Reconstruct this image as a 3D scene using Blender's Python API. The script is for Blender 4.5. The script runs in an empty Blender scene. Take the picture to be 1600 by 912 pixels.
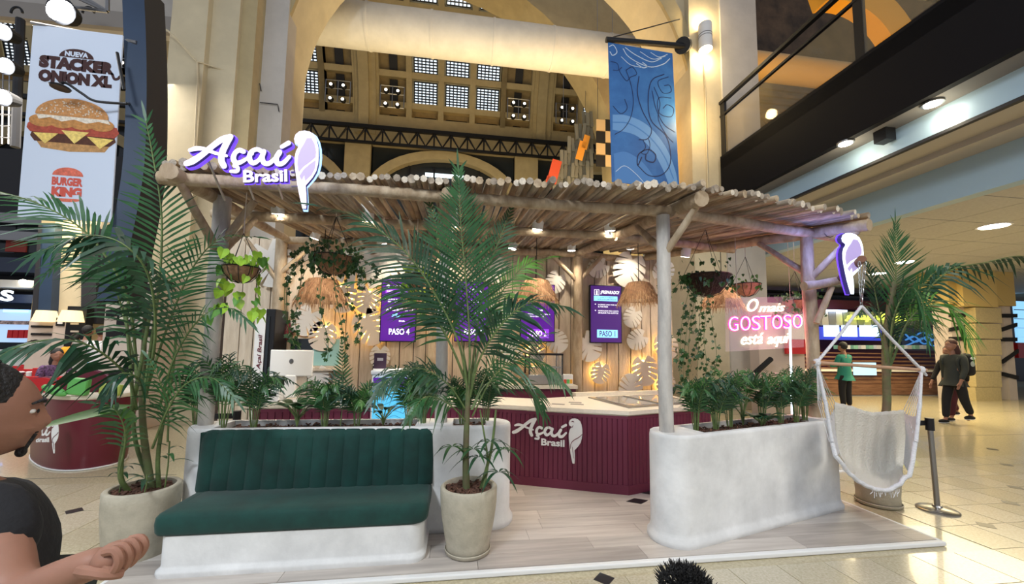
import bpy, bmesh, math, random
import numpy as np
from mathutils import Vector, Matrix, Euler
random.seed(7)
S = bpy.context.scene; C = S.collection
PI = math.pi
# ---------------------------------------------------------------- camera
F = 610.0; CAMZ = 1.55; PITCH = math.atan(.082); ROLL = .014; YAW = math.radians(8)
CY = 540 - F*math.tan(PITCH)
cp, sp = math.cos(PITCH), math.sin(PITCH)
_f = Vector((0, cp, sp)); _u = Vector((0, -sp, cp)); _r = Vector((1, 0, 0))
_r, _u = math.cos(ROLL)*_r + math.sin(ROLL)*_u, -math.sin(ROLL)*_r + math.cos(ROLL)*_u
_m = Matrix.Rotation(-YAW, 3, 'Z')
CR, CU, CF = _m @ _r, _m @ _u, _m @ _f
O = Vector((0, 0, CAMZ))
cd = bpy.data.cameras.new('camera'); cam = bpy.data.objects.new('camera', cd); C.objects.link(cam)
cd.sensor_width = 36; cd.lens = F/1600*36; cd.shift_y = (CY-456)/1600; cd.clip_start = .05; cd.clip_end = 200
M3 = Matrix((CR, CU, -CF)).transposed()
cam.matrix_world = Matrix.Translation(O) @ M3.to_4x4()
S.camera = cam
# ---------------------------------------------------------------- world, lights, exposure
w = bpy.data.worlds.new('hall_air'); S.world = w; w.use_nodes = True
w.node_tree.nodes['Background'].inputs[0].default_value = (.80, .86, 1.0, 1)
w.node_tree.nodes['Background'].inputs[1].default_value = .34
S.view_settings.view_transform = 'Standard'; S.view_settings.look = 'None'
S.view_settings.exposure = 0.35; S.view_settings.gamma = 1; S.view_settings.use_curve_mapping = False
def area(name, loc, target, size, power, col, sy=None):
    l = bpy.data.lights.new(name, 'AREA'); l.energy = power; l.color = col; l.size = size
    if sy: l.shape = 'RECTANGLE'; l.size_y = sy
    o = bpy.data.objects.new(name, l); C.objects.link(o); o.location = loc
    o.rotation_euler = (Vector(target)-Vector(loc)).to_track_quat('-Z', 'Y').to_euler(); return o
def point(name, loc, power, col, r=.1):
    l = bpy.data.lights.new(name, 'POINT'); l.energy = power; l.color = col; l.shadow_soft_size = r
    o = bpy.data.objects.new(name, l); C.objects.link(o); o.location = loc; return o
area('hall_lamp_front', (-3.5, -2.5, 7.0), (-.5, 3.4, .5), 1.6, 420, (.86, .93, 1.0))
area('hall_lamp_right', (5.0, -3.0, 7.5), (3.0, 3.6, .4), 4.0, 300, (1.0, .93, .80))
area('hall_lamp_food_court', (-9, 9, 6.5), (-8, 9, 0), 6, 520, (1.0, .93, .84))
area('hall_lamp_passage', (12.5, 8.5, 3.85), (12.5, 8.5, 0), 4.5, 420, (1.0, .82, .48))
area('vault_uplight', (2, 13.5, 5.0), (2, 21, 14), 9, 620, (1.0, .80, .46))
area('vault_uplight_left', (-7, 13, 5.0), (-6, 21, 13), 5, 200, (1.0, .80, .46))
point('pier_uplight', (5.9, 8.6, 7.6), 60, (1.0, .72, .32), .12)

# ---------------------------------------------------------------- placing helpers (a pixel of the photo and a known plane give a place in the hall)
def ray(px, py): return CF + CR*((px-800)/F) - CU*((py-CY)/F)
def atY(px, py, Y): d = ray(px, py); return O + d*(Y/d.y)
def atZ(px, py, Z): d = ray(px, py); return O + d*((Z-CAMZ)/d.z)
def atX(px, py, X): d = ray(px, py); return O + d*(X/d.x)

# ---------------------------------------------------------------- object helpers
def thing(name, label, cat, loc=(0, 0, 0), group=None):
    o = bpy.data.objects.new(name, None); C.objects.link(o); o.location = loc; o.empty_display_size = .1
    o['label'] = label; o['category'] = cat
    if group: o['group'] = group
    return o
def tag(o, label, cat, group=None):
    o['label'] = label; o['category'] = cat
    if group: o['group'] = group
    return o
def wloc(o):
    v = Vector(o.location)
    while o.parent: o = o.parent; v += Vector(o.location)
    return v
def link(o, parent=None):
    C.objects.link(o)
    if parent is not None:
        o.parent = parent
        # every mesh is written in hall coordinates, so undo the root's place only
        r = parent
        while r.parent: r = r.parent
        if parent is r: o.matrix_parent_inverse = Matrix.Translation(-Vector(r.location))
    return o
class MB:
    def __init__(s): s.v = []; s.f = []; s.m = []
    def add(s, vs, fs, m=0):
        b = len(s.v); s.v += [tuple(p) for p in vs]; s.f += [tuple(i+b for i in f) for f in fs]; s.m += [m]*len(fs); return s
    def box(s, c, d, R=None, m=0):
        c = Vector(c); vs = []
        for x in (-.5, .5):
            for y in (-.5, .5):
                for z in (-.5, .5):
                    p = Vector((x*d[0], y*d[1], z*d[2])); vs.append(c + (R @ p if R else p))
        return s.add(vs, [(0, 1, 3, 2), (4, 6, 7, 5), (0, 4, 5, 1), (2, 3, 7, 6), (0, 2, 6, 4), (1, 5, 7, 3)], m)
    def bb(s, x0, x1, y0, y1, z0, z1, m=0): return s.box(((x0+x1)/2, (y0+y1)/2, (z0+z1)/2), (x1-x0, y1-y0, z1-z0), None, m)
    def rbox(s, c, d, r=.02, R=None, m=0, seg=2):
        bm = bmesh.new(); bmesh.ops.create_cube(bm, size=1)
        for v in bm.verts: v.co = Vector((v.co.x*d[0], v.co.y*d[1], v.co.z*d[2]))
        bmesh.ops.bevel(bm, geom=bm.edges[:], offset=min(r, min(d)*.49), segments=seg, affect='EDGES', profile=.5)
        bm.verts.ensure_lookup_table(); c = Vector(c)
        vs = [c + (R @ v.co if R else v.co) for v in bm.verts]; fs = [[v.index for v in f.verts] for f in bm.faces]
        bm.free(); return s.add(vs, fs, m)
    def tube(s, pts, rad, n=8, m=0, cap=True):
        pts = [Vector(p) for p in pts]; k = len(pts)
        if not isinstance(rad, (list, tuple)): rad = [rad]*k
        vs = []; up = None
        for i, p in enumerate(pts):
            t = (pts[min(i+1, k-1)]-pts[max(i-1, 0)])
            if t.length < 1e-9: t = Vector((0, 0, 1))
            t.normalize()
            if up is None: up = Vector((0, 0, 1)) if abs(t.z) < .9 else Vector((1, 0, 0))
            a = t.cross(up); 
            if a.length < 1e-6: a = t.cross(Vector((1, .3, 0)))
            a.normalize(); b = a.cross(t); up = b
            for j in range(n):
                q = 2*PI*j/n; vs.append(p + (a*math.cos(q) + b*math.sin(q))*rad[i])
        fs = [(i*n+j, i*n+(j+1) % n, (i+1)*n+(j+1) % n, (i+1)*n+j) for i in range(k-1) for j in range(n)]
        if cap: fs += [tuple(range(n-1, -1, -1)), tuple((k-1)*n+j for j in range(n))]
        return s.add(vs, fs, m)
    def lathe(s, prof, c=(0, 0, 0), n=28, m=0, M=None):
        c = Vector(c); vs = []; k = len(prof)
        for r, z in prof:
            for j in range(n):
                p = Vector((r*math.cos(2*PI*j/n), r*math.sin(2*PI*j/n), z)); vs.append(c + (M @ p if M else p))
        fs = [(i*n+j, i*n+(j+1) % n, (i+1)*n+(j+1) % n, (i+1)*n+j) for i in range(k-1) for j in range(n)]
        fs += [tuple(range(n-1, -1, -1)), tuple((k-1)*n+j for j in range(n))]
        return s.add(vs, fs, m)
    def prism(s, poly, z0, z1, M=None, m=0, ms=None):
        M = M or Matrix.Identity(4); n = len(poly)
        vs = [M @ Vector((x, y, z0)) for x, y in poly] + [M @ Vector((x, y, z1)) for x, y in poly]
        s.add(vs, [tuple(range(n-1, -1, -1)), tuple(range(n, 2*n))] , m)
        b = len(s.v)-2*n
        for i in range(n): s.f.append((b+i, b+(i+1) % n, b+n+(i+1) % n, b+n+i)); s.m.append(m if ms is None else ms)
        return s
    def ell(s, c, r, nu=16, nv=10, R=None, m=0, fn=None):
        c = Vector(c); vs = []
        for i in range(nv+1):
            th = PI*i/nv
            for j in range(nu):
                ph = 2*PI*j/nu; p = Vector((math.sin(th)*math.cos(ph)*r[0], math.sin(th)*math.sin(ph)*r[1], math.cos(th)*r[2]))
                if fn: p = fn(p)
                vs.append(c + (R @ p if R else p))
        return s.add(vs, [(i*nu+j, (i+1)*nu+j, (i+1)*nu+(j+1) % nu, i*nu+(j+1) % nu) for i in range(nv) for j in range(nu)], m)
    def grid(s, P, m=0):
        a = len(P); b = len(P[0])
        return s.add([q for r in P for q in r], [(i*b+j, i*b+j+1, (i+1)*b+j+1, (i+1)*b+j) for i in range(a-1) for j in range(b-1)], m)
    def mesh(s, name, mats, smooth=False):
        me = bpy.data.meshes.new(name); me.from_pydata(s.v, [], s.f)
        for x in (mats if isinstance(mats, (list, tuple)) else [mats]): me.materials.append(x)
        if any(s.m): me.polygons.foreach_set('material_index', s.m)
        me.update()
        if smooth:
            me.polygons.foreach_set('use_smooth', [True]*len(me.polygons))
            try: me.set_sharp_from_angle(angle=math.radians(smooth if smooth is not True else 40))
            except Exception: pass
        return me
    def build(s, name, mats, parent=None, smooth=False):
        return link(bpy.data.objects.new(name, s.mesh(name, mats, smooth)), parent)
def structure(o): o['kind'] = 'structure'; return o
def stuff(o): o['kind'] = 'stuff'; return o
def cat(pts, n=6):
    pts = [Vector(p) for p in pts]; out = []
    k = len(pts)
    if k < 3: return [pts[0].lerp(pts[-1], i/n) for i in range(n+1)]
    for i in range(k-1):
        p0 = pts[i-1] if i else pts[0]*2-pts[1]; p1 = pts[i]; p2 = pts[i+1]; p3 = pts[i+2] if i+2 < k else pts[-1]*2-pts[-2]
        for j in range(n):
            t = j/n; out.append(.5*((2*p1)+(p2-p0)*t+(2*p0-5*p1+4*p2-p3)*t*t+(3*p1-p0-3*p2+p3)*t**3))
    out.append(pts[-1]); return out
def rotz(a): return Matrix.Rotation(a, 3, 'Z')
def frame(origin, xdir, ydir):
    x = Vector(xdir).normalized(); z = x.cross(Vector(ydir)).normalized(); y = z.cross(x)
    return Matrix.Translation(Vector(origin)) @ Matrix((x, y, z)).transposed().to_4x4()
def facing(origin): return frame(origin, (1, 0, 0), (0, 0, 1))        # x right, y up, z towards the viewer (-Y)

# ---------------------------------------------------------------- materials
def mat(name, col, rough=.6, metal=0, var=0, scale=8, bump=0, bscale=40, stretch=None, coat=0, sub=0, alpha=None, col2=None):
    m = bpy.data.materials.new(name); m.use_nodes = True; nt = m.node_tree; b = nt.nodes['Principled BSDF']
    b.inputs['Base Color'].default_value = (*col, 1); b.inputs['Roughness'].default_value = rough; b.inputs['Metallic'].default_value = metal
    if coat: b.inputs['Coat Weight'].default_value = coat
    if sub: b.inputs['Subsurface Weight'].default_value = sub
    if alpha is not None: b.inputs['Alpha'].default_value = alpha
    if var or bump or col2:
        tc = nt.nodes.new('ShaderNodeTexCoord'); mp = nt.nodes.new('ShaderNodeMapping'); nt.links.new(tc.outputs['Object'], mp.inputs[0])
        if stretch: mp.inputs['Scale'].default_value = stretch
        if var or col2:
            n = nt.nodes.new('ShaderNodeTexNoise'); n.inputs['Scale'].default_value = scale; n.inputs['Detail'].default_value = 6; n.inputs['Roughness'].default_value = .62
            nt.links.new(mp.outputs[0], n.inputs[0]); r = nt.nodes.new('ShaderNodeValToRGB'); nt.links.new(n.outputs[0], r.inputs[0])
            r.color_ramp.elements[0].position = .34; r.color_ramp.elements[1].position = .68
            c2 = col2 or tuple(min(1, c*(1+var)) for c in col); c1 = col if col2 else tuple(c*(1-var) for c in col)
            r.color_ramp.elements[0].color = (*c1, 1); r.color_ramp.elements[1].color = (*c2, 1)
            nt.links.new(r.outputs[0], b.inputs['Base Color'])
        if bump:
            n = nt.nodes.new('ShaderNodeTexNoise'); n.inputs['Scale'].default_value = bscale; n.inputs['Detail'].default_value = 4
            nt.links.new(mp.outputs[0], n.inputs[0]); bp = nt.nodes.new('ShaderNodeBump'); bp.inputs['Strength'].default_value = bump; bp.inputs['Distance'].default_value = .02
            nt.links.new(n.outputs[0], bp.inputs['Height']); nt.links.new(bp.outputs[0], b.inputs['Normal'])
    return m
def emi(name, col, s):
    m = bpy.data.materials.new(name); m.use_nodes = True; b = m.node_tree.nodes['Principled BSDF']
    b.inputs['Base Color'].default_value = (*[c*.5 for c in col], 1); b.inputs['Emission Color'].default_value = (*col, 1); b.inputs['Emission Strength'].default_value = s
    return m
def glass(name, col=(.9, .95, .95), rough=.05, a=.2):
    m = mat(name, col, rough, alpha=a); return m
m_plaster = mat('white_plaster', (.70, .70, .69), .75, var=.14, scale=3, bump=.25, bscale=9)
m_velvet = mat('green_velvet', (.002, .040, .032), .85, var=.3, scale=5, bump=.05, bscale=60)
m_velvet.node_tree.nodes['Principled BSDF'].inputs['Sheen Weight'].default_value = .10
m_wine = mat('wine_paint', (.13, .014, .042), .5)
m_wine2 = mat('wine_gloss', (.12, .008, .022), .35)
m_cream = mat('cream_stone', (.72, .66, .55), .35, var=.05, scale=30)
m_log = mat('dry_log', (.30, .215, .13), .85, var=.45, scale=11, bump=.5, bscale=30, stretch=(1, 1, .35), col2=(.50, .40, .28))
m_logw = mat('bleached_log', (.34, .32, .30), .85, bump=.4, bscale=25, scale=7, stretch=(1, 1, .3), col2=(.60, .57, .52))
m_cane = [mat('cane_%s' % n, a, .85, scale=14, bump=.35, bscale=50, stretch=(1, .15, 1), col2=b) for n, a, b in
          (('pale', (.30, .22, .14), (.56, .45, .31)), ('grey', (.18, .145, .11), (.42, .35, .27)), ('brown', (.15, .10, .06), (.38, .27, .16)))]
m_caneend = mat('cane_end', (.62, .55, .45), .8, var=.2, scale=60)
m_caneend2 = mat('cane_end_dark', (.34, .29, .23), .8, var=.3, scale=60)
m_plank = [mat('wall_plank_%s' % n, a, .8, scale=6, bump=.4, bscale=30, stretch=(3, 1, .35), col2=b) for n, a, b in
           (('light', (.56, .45, .33), (.74, .63, .49)), ('mid', (.48, .37, .26), (.68, .56, .42)), ('dull', (.42, .34, .26), (.64, .54, .43)))]
m_vinyl = [mat('floor_plank_%s' % n, a, .45, scale=5, stretch=(.25, 3, 1), col2=b) for n, a, b in
           (('light', (.44, .39, .35), (.60, .55, .50)), ('mid', (.37, .33, .30), (.55, .50, .45)), ('dark', (.33, .29, .26), (.48, .43, .39)))]
m_tile = [mat('terrazzo_%s' % n, a, .22, scale=60, col2=b, coat=.3) for n, a, b in
          (('a', (.44, .39, .26), (.62, .56, .42)), ('b', (.41, .36, .24), (.58, .52, .38)), ('c', (.46, .41, .29), (.64, .58, .45)))]
m_joint = mat('floor_joint', (.16, .14, .10), .6)
m_black = mat('black_stone', (.012, .012, .014), .3, var=.3, scale=30)
m_pot = mat('stone_pot', (.44, .40, .31), .7, var=.12, scale=12, bump=.15, bscale=60)
m_soil = mat('bark_soil', (.045, .022, .014), .95, var=.5, scale=40, bump=1, bscale=60)
m_chip = mat('bark_chip', (.09, .04, .025), .9, var=.5, scale=30)
def leafmat(n, c, c2): return mat(n, c, .42, scale=7, col2=c2, sub=0)
m_leaf = leafmat('palm_leaf', (.010, .055, .016), (.03, .12, .03))
m_leaf2 = leafmat('palm_leaf_deep', (.006, .035, .016), (.016, .075, .028))
m_leafy = leafmat('palm_leaf_fresh', (.05, .16, .02), (.12, .30, .04))
m_lime = leafmat('lime_leaf', (.18, .38, .02), (.42, .66, .05))
m_ivy = leafmat('ivy_leaf', (.012, .05, .012), (.05, .14, .03))
m_stem = mat('green_stem', (.11, .16, .05), .6, var=.3, scale=20)
m_trunk = mat('palm_trunk', (.13, .10, .055), .8, col2=(.10, .14, .05), scale=9, bump=.4, bscale=30)
m_white = mat('white_paint', (.78, .78, .77), .5)
m_blackm = mat('black_metal', (.015, .015, .017), .4, metal=.4)
m_dark = mat('dark_wall', (.018, .018, .022), .6)
m_steel = mat('brushed_steel', (.35, .34, .33), .3, metal=1)
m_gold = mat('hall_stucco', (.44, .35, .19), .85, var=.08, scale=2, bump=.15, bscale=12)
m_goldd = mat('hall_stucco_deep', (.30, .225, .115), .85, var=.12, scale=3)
m_pier = mat('pier_stucco', (.60, .51, .34), .85, var=.08, scale=1.5, bump=.35, bscale=7)
m_pierw = mat('pier_stucco_white', (.50, .46, .41), .85, var=.08, scale=1.5, bump=.2, bscale=7)
m_duct = mat('duct_paint', (.74, .70, .62), .7, var=.07, scale=2)
m_glassd = mat('dark_glass', (.02, .025, .03), .12)
m_navy = mat('navy_panel', (.018, .040, .085), .55, var=.1, scale=2)
m_fascia = mat('black_fascia', (.004, .004, .006), .7); m_fascia.node_tree.nodes['Principled BSDF'].inputs['Specular IOR Level'].default_value = .15
m_sky = emi('skylight_pane', (.78, .90, 1.0), 1.25)
m_amber = emi('amber_pane', (1.0, .62, .16), 1.1)
m_lamp = emi('lamp_face', (1.0, .93, .80), 14)
m_led = emi('led_warm', (1.0, .62, .16), 20)
m_red = mat('red_plastic', (.50, .012, .016), .45)
m_skin = mat('skin', (.30, .145, .095), .6, var=.08, scale=12, sub=.05)
m_hair = mat('black_hair', (.006, .005, .005), .6, bump=.6, bscale=120)
m_tee = mat('black_cotton', (.008, .008, .010), .9, bump=.2, bscale=40)
# ================================================================ THE FLOOR
floor = structure(MB().bb(-30, 32, -1.5, 34, -.06, -.004).build('floor', mat('terrazzo_far', (.40, .35, .22), .2, scale=50, col2=(.56, .49, .33), coat=.25)))
PX0, PX1, PY0, PY1 = -2.17, 3.93, 2.745, 6.6          # kiosk deck
TS = .384
tiles = [MB().bb(.0045, TS-.0045, .0045, TS-.0045, -.004, 0).mesh('tile', m) for m in m_tile]
cnt = 0
for j in range(-4, 11):
    for i in range(-17, 22):
        x = .02+i*TS; y = 2.66+(j)*TS - 3*TS*0
        if y < 1.1 or cnt >= 298: continue
        if x+TS > PX0 and x < PX1 and y+TS > PY0 + .02: continue
        if abs(x-1) > y*1.45+.6 or (y > 4.2 and x < 4.0 and x > -3.0): continue
        if y > 4.7: continue
        o = bpy.data.objects.new('tile', random.choice(tiles)); o.location = (x, y, 0); C.objects.link(o); o.parent = floor; cnt += 1
# black stone inlays let into tile corners
for x, y in ((1.02, 2.64), (4.76, 3.02), (5.72, 3.42), (6.44, 3.80), (7.6, 4.55), (8.6, 5.3), (5.2, 6.1), (-3.4, 4.2), (-5.0, 4.1)):
    MB().prism([(-.075, 0), (0, -.075), (.075, 0), (0, .075)], .0005, .002, Matrix.Translation((x, y, 0))).build('floor_inlay', m_black, floor)
# thin straight expansion joints far out on the mall floor
for a, b in (((4.5, 6.2), (14, 6.2)), ((5, 8.6), (16, 8.6)), ((-9, 5.2), (-3.2, 5.2)), ((-12, 8.2), (-4, 8.2))):
    MB().bb(a[0], b[0], a[1]-.008, a[1]+.008, -.004, -.002).build('floor_joint', m_joint, floor)
# ---------------------------------------------------------------- wooden deck of the kiosk: planks along the front
deck = thing('kiosk_deck', 'low deck of pale wood-look planks under the juice kiosk', 'deck', (.9, 4, 0))
MB().bb(PX0, PX1, PY0+.03, PY1, -.003, .018).build('deck_base', m_white, deck)
y = PY0+.05; row = 0
while y < 4.75:
    x = PX0+.02 - random.random()*.9; row += 1
    while x < PX1-.02:
        L = random.uniform(.95, 1.35); a = max(x, PX0+.02); b = min(x+L, PX1-.02)
        if b-a > .06: MB().bb(a+.0015, b-.0015, y+.0015, y+.1785, .018, .03 + random.uniform(0, .0008)).build('plank', random.choice(m_vinyl), deck)
        x += L
    y += .18
MB().bb(PX0+.02, PX1-.02, y, PY1-.02, .018, .03).build('deck_back', m_vinyl[1], deck)
MB().rbox(((PX0+PX1)/2, PY0+.02, .016), (PX1-PX0, .045, .034), .008).build('edge_strip', m_white, deck)
for xx in (PX0+.01, PX1-.01): MB().rbox((xx, (PY0+PY1)/2, .016), (.03, PY1-PY0-.04, .034), .008).build('edge_strip', m_white, deck)
for x, y in ((1.80, 3.80), (2.02, 4.02)):
    MB().prism([(-.10, .0), (.02, -.075), (.13, .0), (.02, .07)], .0312, .034, Matrix.Translation((x, y, 0))).build('deck_inlay', m_black, deck)

# ================================================================ THE GREAT HALL BEHIND
VR, VY, VZ = 9.0, 15.0, 14.6           # vault radius and axis
def vp(x, a, r=0): a = math.radians(a); return Vector((x, VY+(VR-r)*math.cos(a), VZ+(VR-r)*math.sin(a)))
colsx = []                              # coffer columns: (x0, x1, kind)
def hx(px, Y=23.3): return atY(px, 170, Y).x
SL = (hx(755)-hx(655))/2
x = hx(455-50); seq = 'WW' ; pat = []
x0 = hx(593) - SL*0
# one bay = cage, window x3, cage, then a broad rib
bay = SL*5 + SL*.62
for k in range(-2, 4):
    bx = x0 - SL*.15 + k*bay
    for q, kd in enumerate('cwwwc'): colsx.append((bx+q*SL, bx+(q+1)*SL, kd, k))
rows = [(1, 11, 'small'), (11, 22, 'tall'), (22, 33, 'tall'), (33, 44, 'tall'), (44, 56, 'tall'), (56, 70, 'tall')]
VX0, VX1 = colsx[0][0]-1.2, colsx[-1][1]+1.2
vault = thing('vaulted_ceiling', 'golden coffered vault of the great hall with rows of gridded skylights', 'vault', (0, 21, 0))
P = [[vp(x, a, -.45) for x in (VX0, VX1)] for a in range(-2, 96, 7)]
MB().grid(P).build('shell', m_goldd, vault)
def seg(mb, x0, x1, a0, a1, r0, r1, m=0):
    # a curved block of the vault between two angles, r0 (hall side) .. r1 (outer side) inward offsets
    q = [vp(x0, a0, r0), vp(x1, a0, r0), vp(x1, a0, r1), vp(x0, a0, r1), vp(x0, a1, r0), vp(x1, a1, r0), vp(x1, a1, r1), vp(x0, a1, r1)]
    return mb.add(q, [(0, 1, 2, 3), (7, 6, 5, 4), (0, 4, 5, 1), (1, 5, 6, 2), (2, 6, 7, 3), (3, 7, 4, 0)], m)
for k in range(-2, 5):                  # broad transverse ribs
    bx = x0 - SL*.15 + k*bay - SL*.62
    mb = MB()
    for a in range(-2, 92, 6): seg(mb, bx, bx+SL*.62, a, a+6, .22, -.4); seg(mb, bx+SL*.12, bx+SL*.42, a, a+6, .42, .2)
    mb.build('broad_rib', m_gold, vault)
for i, (xa, xb, kd, k) in enumerate(colsx):  # slim ribs between coffers
    mb = MB()
    for xx in ((xa, xb) if kd == 'c' else (xb,)):
        for a in range(-2, 72, 6): seg(mb, xx-.17, xx+.17, a, a+6, .1, -.4)
    mb.build('slim_rib', m_gold, vault)
for a0, a1, kd in rows + [(70, 84, 'tall')]:
    seg(MB(), VX0, VX1, a0-1.1, a0+1.1, .06, -.4).build('cross_rib', m_gold, vault)
def vwin(x0, x1, a0, a1, nx, na, pane, nm):
    fr = MB(); r = -.30
    for i in range(nx+1): xx = x0+(x1-x0)*i/nx; seg(fr, xx-.035, xx+.035, a0, a1, r+.06, r)
    for j in range(na+1): aa = a0+(a1-a0)*j/na; seg(fr, x0, x1, aa-.22, aa+.22, r+.06, r)
    f = fr.build(nm, m_blackm, vault)
    seg(MB(), x0, x1, a0, a1, r-.01, r-.05).build('pane', pane, f)
def cage(x0, x1, a):
    c = vp((x0+x1)/2, a, .25); mb = MB(); w = (x1-x0)*.36; h = .85
    for sx in (-w, 0, w): mb.tube([c+Vector((sx, 0, -h)), c+Vector((sx, 0, h*.6))], .035, 5)
    for sz in (-h, 0, h*.6): mb.tube([c+Vector((-w, 0, sz)), c+Vector((w, 0, sz))], .035, 5)
    g = mb.build('lamp_cage', m_steel, vault)
    for sx in (-w*.5, w*.5):
        for sz in (-h*.9, 0.1):
            MB().ell(c+Vector((sx, -.1, sz)), (.17, .17, .17), 10, 6).build('cage_lamp', m_blackm, g)
            MB().ell(c+Vector((sx, -.24, sz)), (.09, .05, .09), 8, 5).build('lamp_lens', emi('lamp_lens', (1, .95, .85), 3) if 'lamp_lens' not in bpy.data.materials else bpy.data.materials['lamp_lens'], g)
for xa, xb, kd, k in colsx:
    for n, (a0, a1, rk) in enumerate(rows):
        w = xb-xa; mx = (xa+xb)/2
        if rk == 'small':
            am = (a0+a1)/2
            if kd == 'w': vwin(mx-w*.34, mx+w*.34, am-1.4, am+1.4, 6, 2, m_amber, 'amber_window')
            else: vwin(mx-w*.12, mx+w*.12, am-1.5, am+1.5, 2, 2, m_amber, 'amber_window')
        elif kd == 'w': vwin(xa+.28, xb-.28, a0+1.6, a1-1.6, 6, 8, m_sky, 'skylight')
        else:
            seg(MB(), mx-.24, mx+.24, a0+1.6, a1-1.6, -.29, -.36).build('dark_slot', m_dark, vault)
            if n == 1: cage(xa, xb, a0+3.2)
# end wall of the hall under the vault with arches, a truss walkway and dark glazing
EW = 24.0
backw = thing('arched_wall', 'far golden wall of the hall with glazed arches below the truss', 'wall', (0, 24, 0)); structure(backw)
for k in ('label', 'category'): del backw[k]
MB().bb(VX0, VX1, EW+.5, EW+.7, 0, VZ+.5).build('glazing', m_glassd, backw)
acx = hx(697, EW); aw = hx(800, EW)-hx(697, EW)
zt = atY(697, 236, EW).z; zb = atY(697, 300, EW).z
pitchA = (hx(868, EW)-hx(568, EW))
for k in range(-3, 4):
    cx = acx + k*10.4
    n = 20; Rr = 4.75; ri = 4.15; mb = MB(); zc = zt-3.1
    out = [(cx+Rr*math.cos(PI*i/n), zc+3.1*math.sin(PI*i/n)) for i in range(n+1)]
    inn = [(cx+ri*math.cos(PI*i/n), zc+2.55*math.sin(PI*i/n)) for i in range(n, -1, -1)]
    M = Matrix.Translation((0, EW+.35, 0)) @ Matrix(((1, 0, 0, 0), (0, 0, -1, 0), (0, 1, 0, 0), (0, 0, 0, 1)))
    mb.prism(out+inn, -.1, .35, M).build('arch_ring', m_gold, backw)
    for s in (-1.1, -.32, .32, 1.1):
        MB().bb(cx+s*2-.05, cx+s*2+.05, EW+.3, EW+.4, 4, zc+2.1).build('mullion', m_blackm, backw)
    MB().bb(cx+Rr-.3, cx+10.4-Rr+.3, EW+.2, EW+.5, 4, VZ+.5).build('wall_strip', m_goldd, backw); MB().bb(cx+5.2-.75, cx+5.2+.75, EW-.1, EW+.5, 4, VZ+.5).build('pilaster', m_gold, backw)
    MB().bb(cx-1.2, cx+1.2, EW+.42, EW+.46, zc+1.55, zc+1.8).build('lit_sign_strip', emi('window_glow', (.8, .95, 1.0), 1.4), backw)
MB().bb(VX0, VX1, EW-.15, EW+.5, zt+.15, zt+1.9).build('frieze', m_gold, backw)
tr = thing('truss_walkway', 'black steel lattice truss running along the far hall wall', 'truss', (0, 23, 0))
ty = EW-.9; tz = atY(640, 216, ty).z-.12
MB().bb(VX0, VX1, ty-.1, ty+.1, tz+.5, tz+.72).build('top_chord', m_blackm, tr)
MB().bb(VX0, VX1, ty-.08, ty+.08, tz-.42, tz-.28).build('bottom_chord', m_blackm, tr)
xx = hx(430, ty)
while xx < hx(960, ty):
    MB().tube([(xx, ty, tz+.5), (xx+.5, ty, tz-.3), (xx+1, ty, tz+.5)], .07, 5).build('web_bar', m_blackm, tr)
    MB().tube([(xx, ty, tz+.5), (xx+.0, ty, tz-.3)], .05, 5).build('web_bar', m_blackm, tr)
    xx += 1.0
# ---------------------------------------------------------------- near arch wall with its opening, piers, duct
AY = 9.5; ACX = .97; AR = 5.25; ASZ = 8.2
def archpoly(cx, r, zs, x0, x1, top, n=28):
    arc = [(cx-r*math.cos(PI*i/n), zs+r*math.sin(PI*i/n)) for i in range(n+1)]
    return [(x0, 0), (cx-r, 0)] + arc + [(cx+r, 0), (x1, 0), (x1, top), (x0, top)]
MY = Matrix(((1, 0, 0, 0), (0, 0, -1, 0), (0, 1, 0, 0), (0, 0, 0, 1)))
wb = structure(MB().prism(archpoly(ACX, AR, ASZ, -5.6, 7.0, 15), -1.3, 0, Matrix.Translation((0, AY, 0)) @ MY).build('wall_back', m_pier))
out = archpoly(ACX, AR+.02, ASZ, 0, 0, 0)
n = 28; oa = [(ACX-(AR+.42)*math.cos(PI*i/n), ASZ+(AR+.42)*math.sin(PI*i/n)) for i in range(n+1)]; ia = [(ACX-AR*math.cos(PI*i/n), ASZ+AR*math.sin(PI*i/n)) for i in range(n, -1, -1)]
MB().prism([(ACX-AR-.42, 0)]+oa+[(ACX+AR+.42, 0), (ACX+AR, 0)]+ia+[(ACX-AR, 0)], 0, .10, Matrix.Translation((0, AY, 0)) @ MY).build('arch_moulding', m_gold, wb)
# second, deeper arch behind the duct
wb2 = structure(MB().prism(archpoly(-2.0, 8.3, 8.6, -10.6, 9, 20), -1.6, 0, Matrix.Translation((0, 14.6, 0)) @ MY).build('trim_1', m_gold))
# left pier: stepped pilasters
lp = thing('left_pier', 'massive ribbed golden pier behind the left end of the kiosk', 'pier', (-5, 8.8, 0)); structure(lp)
for k in ('label', 'category'): del lp[k]
def pxx(px, Y, y=300): return atY(px, y, Y).x
for a, b, Y, mt in ((243, 300, 8.75, m_pier), (300, 352, 8.9, m_pier), (352, 380, 9.0, m_gold), (380, 432, 9.35, m_pierw)):
    MB().bb(pxx(a, Y), pxx(b, Y)+.02, Y, AY+.3, 0, 14).build('pilaster', mt, lp)
MB().bb(pxx(262, 8.7), pxx(345, 8.7), 8.55, 8.9, 0, 3.4).build('plinth', m_pier, lp)
lc = MB().tube(cat([atY(228, 42, 8.5), atY(262, 48, 8.5), atY(303, 92, 8.7), atY(312, 97, 8.7), atY(330, 103, 8.85), atY(362, 113, 8.95)], 4), .02, 5)
lc.tube([atY(308, 97, 8.7), atY(309, 130, 8.7), atY(304, 240, 8.7)], .022, 5); lc.build('surface_cable', m_pier, lp)
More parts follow.
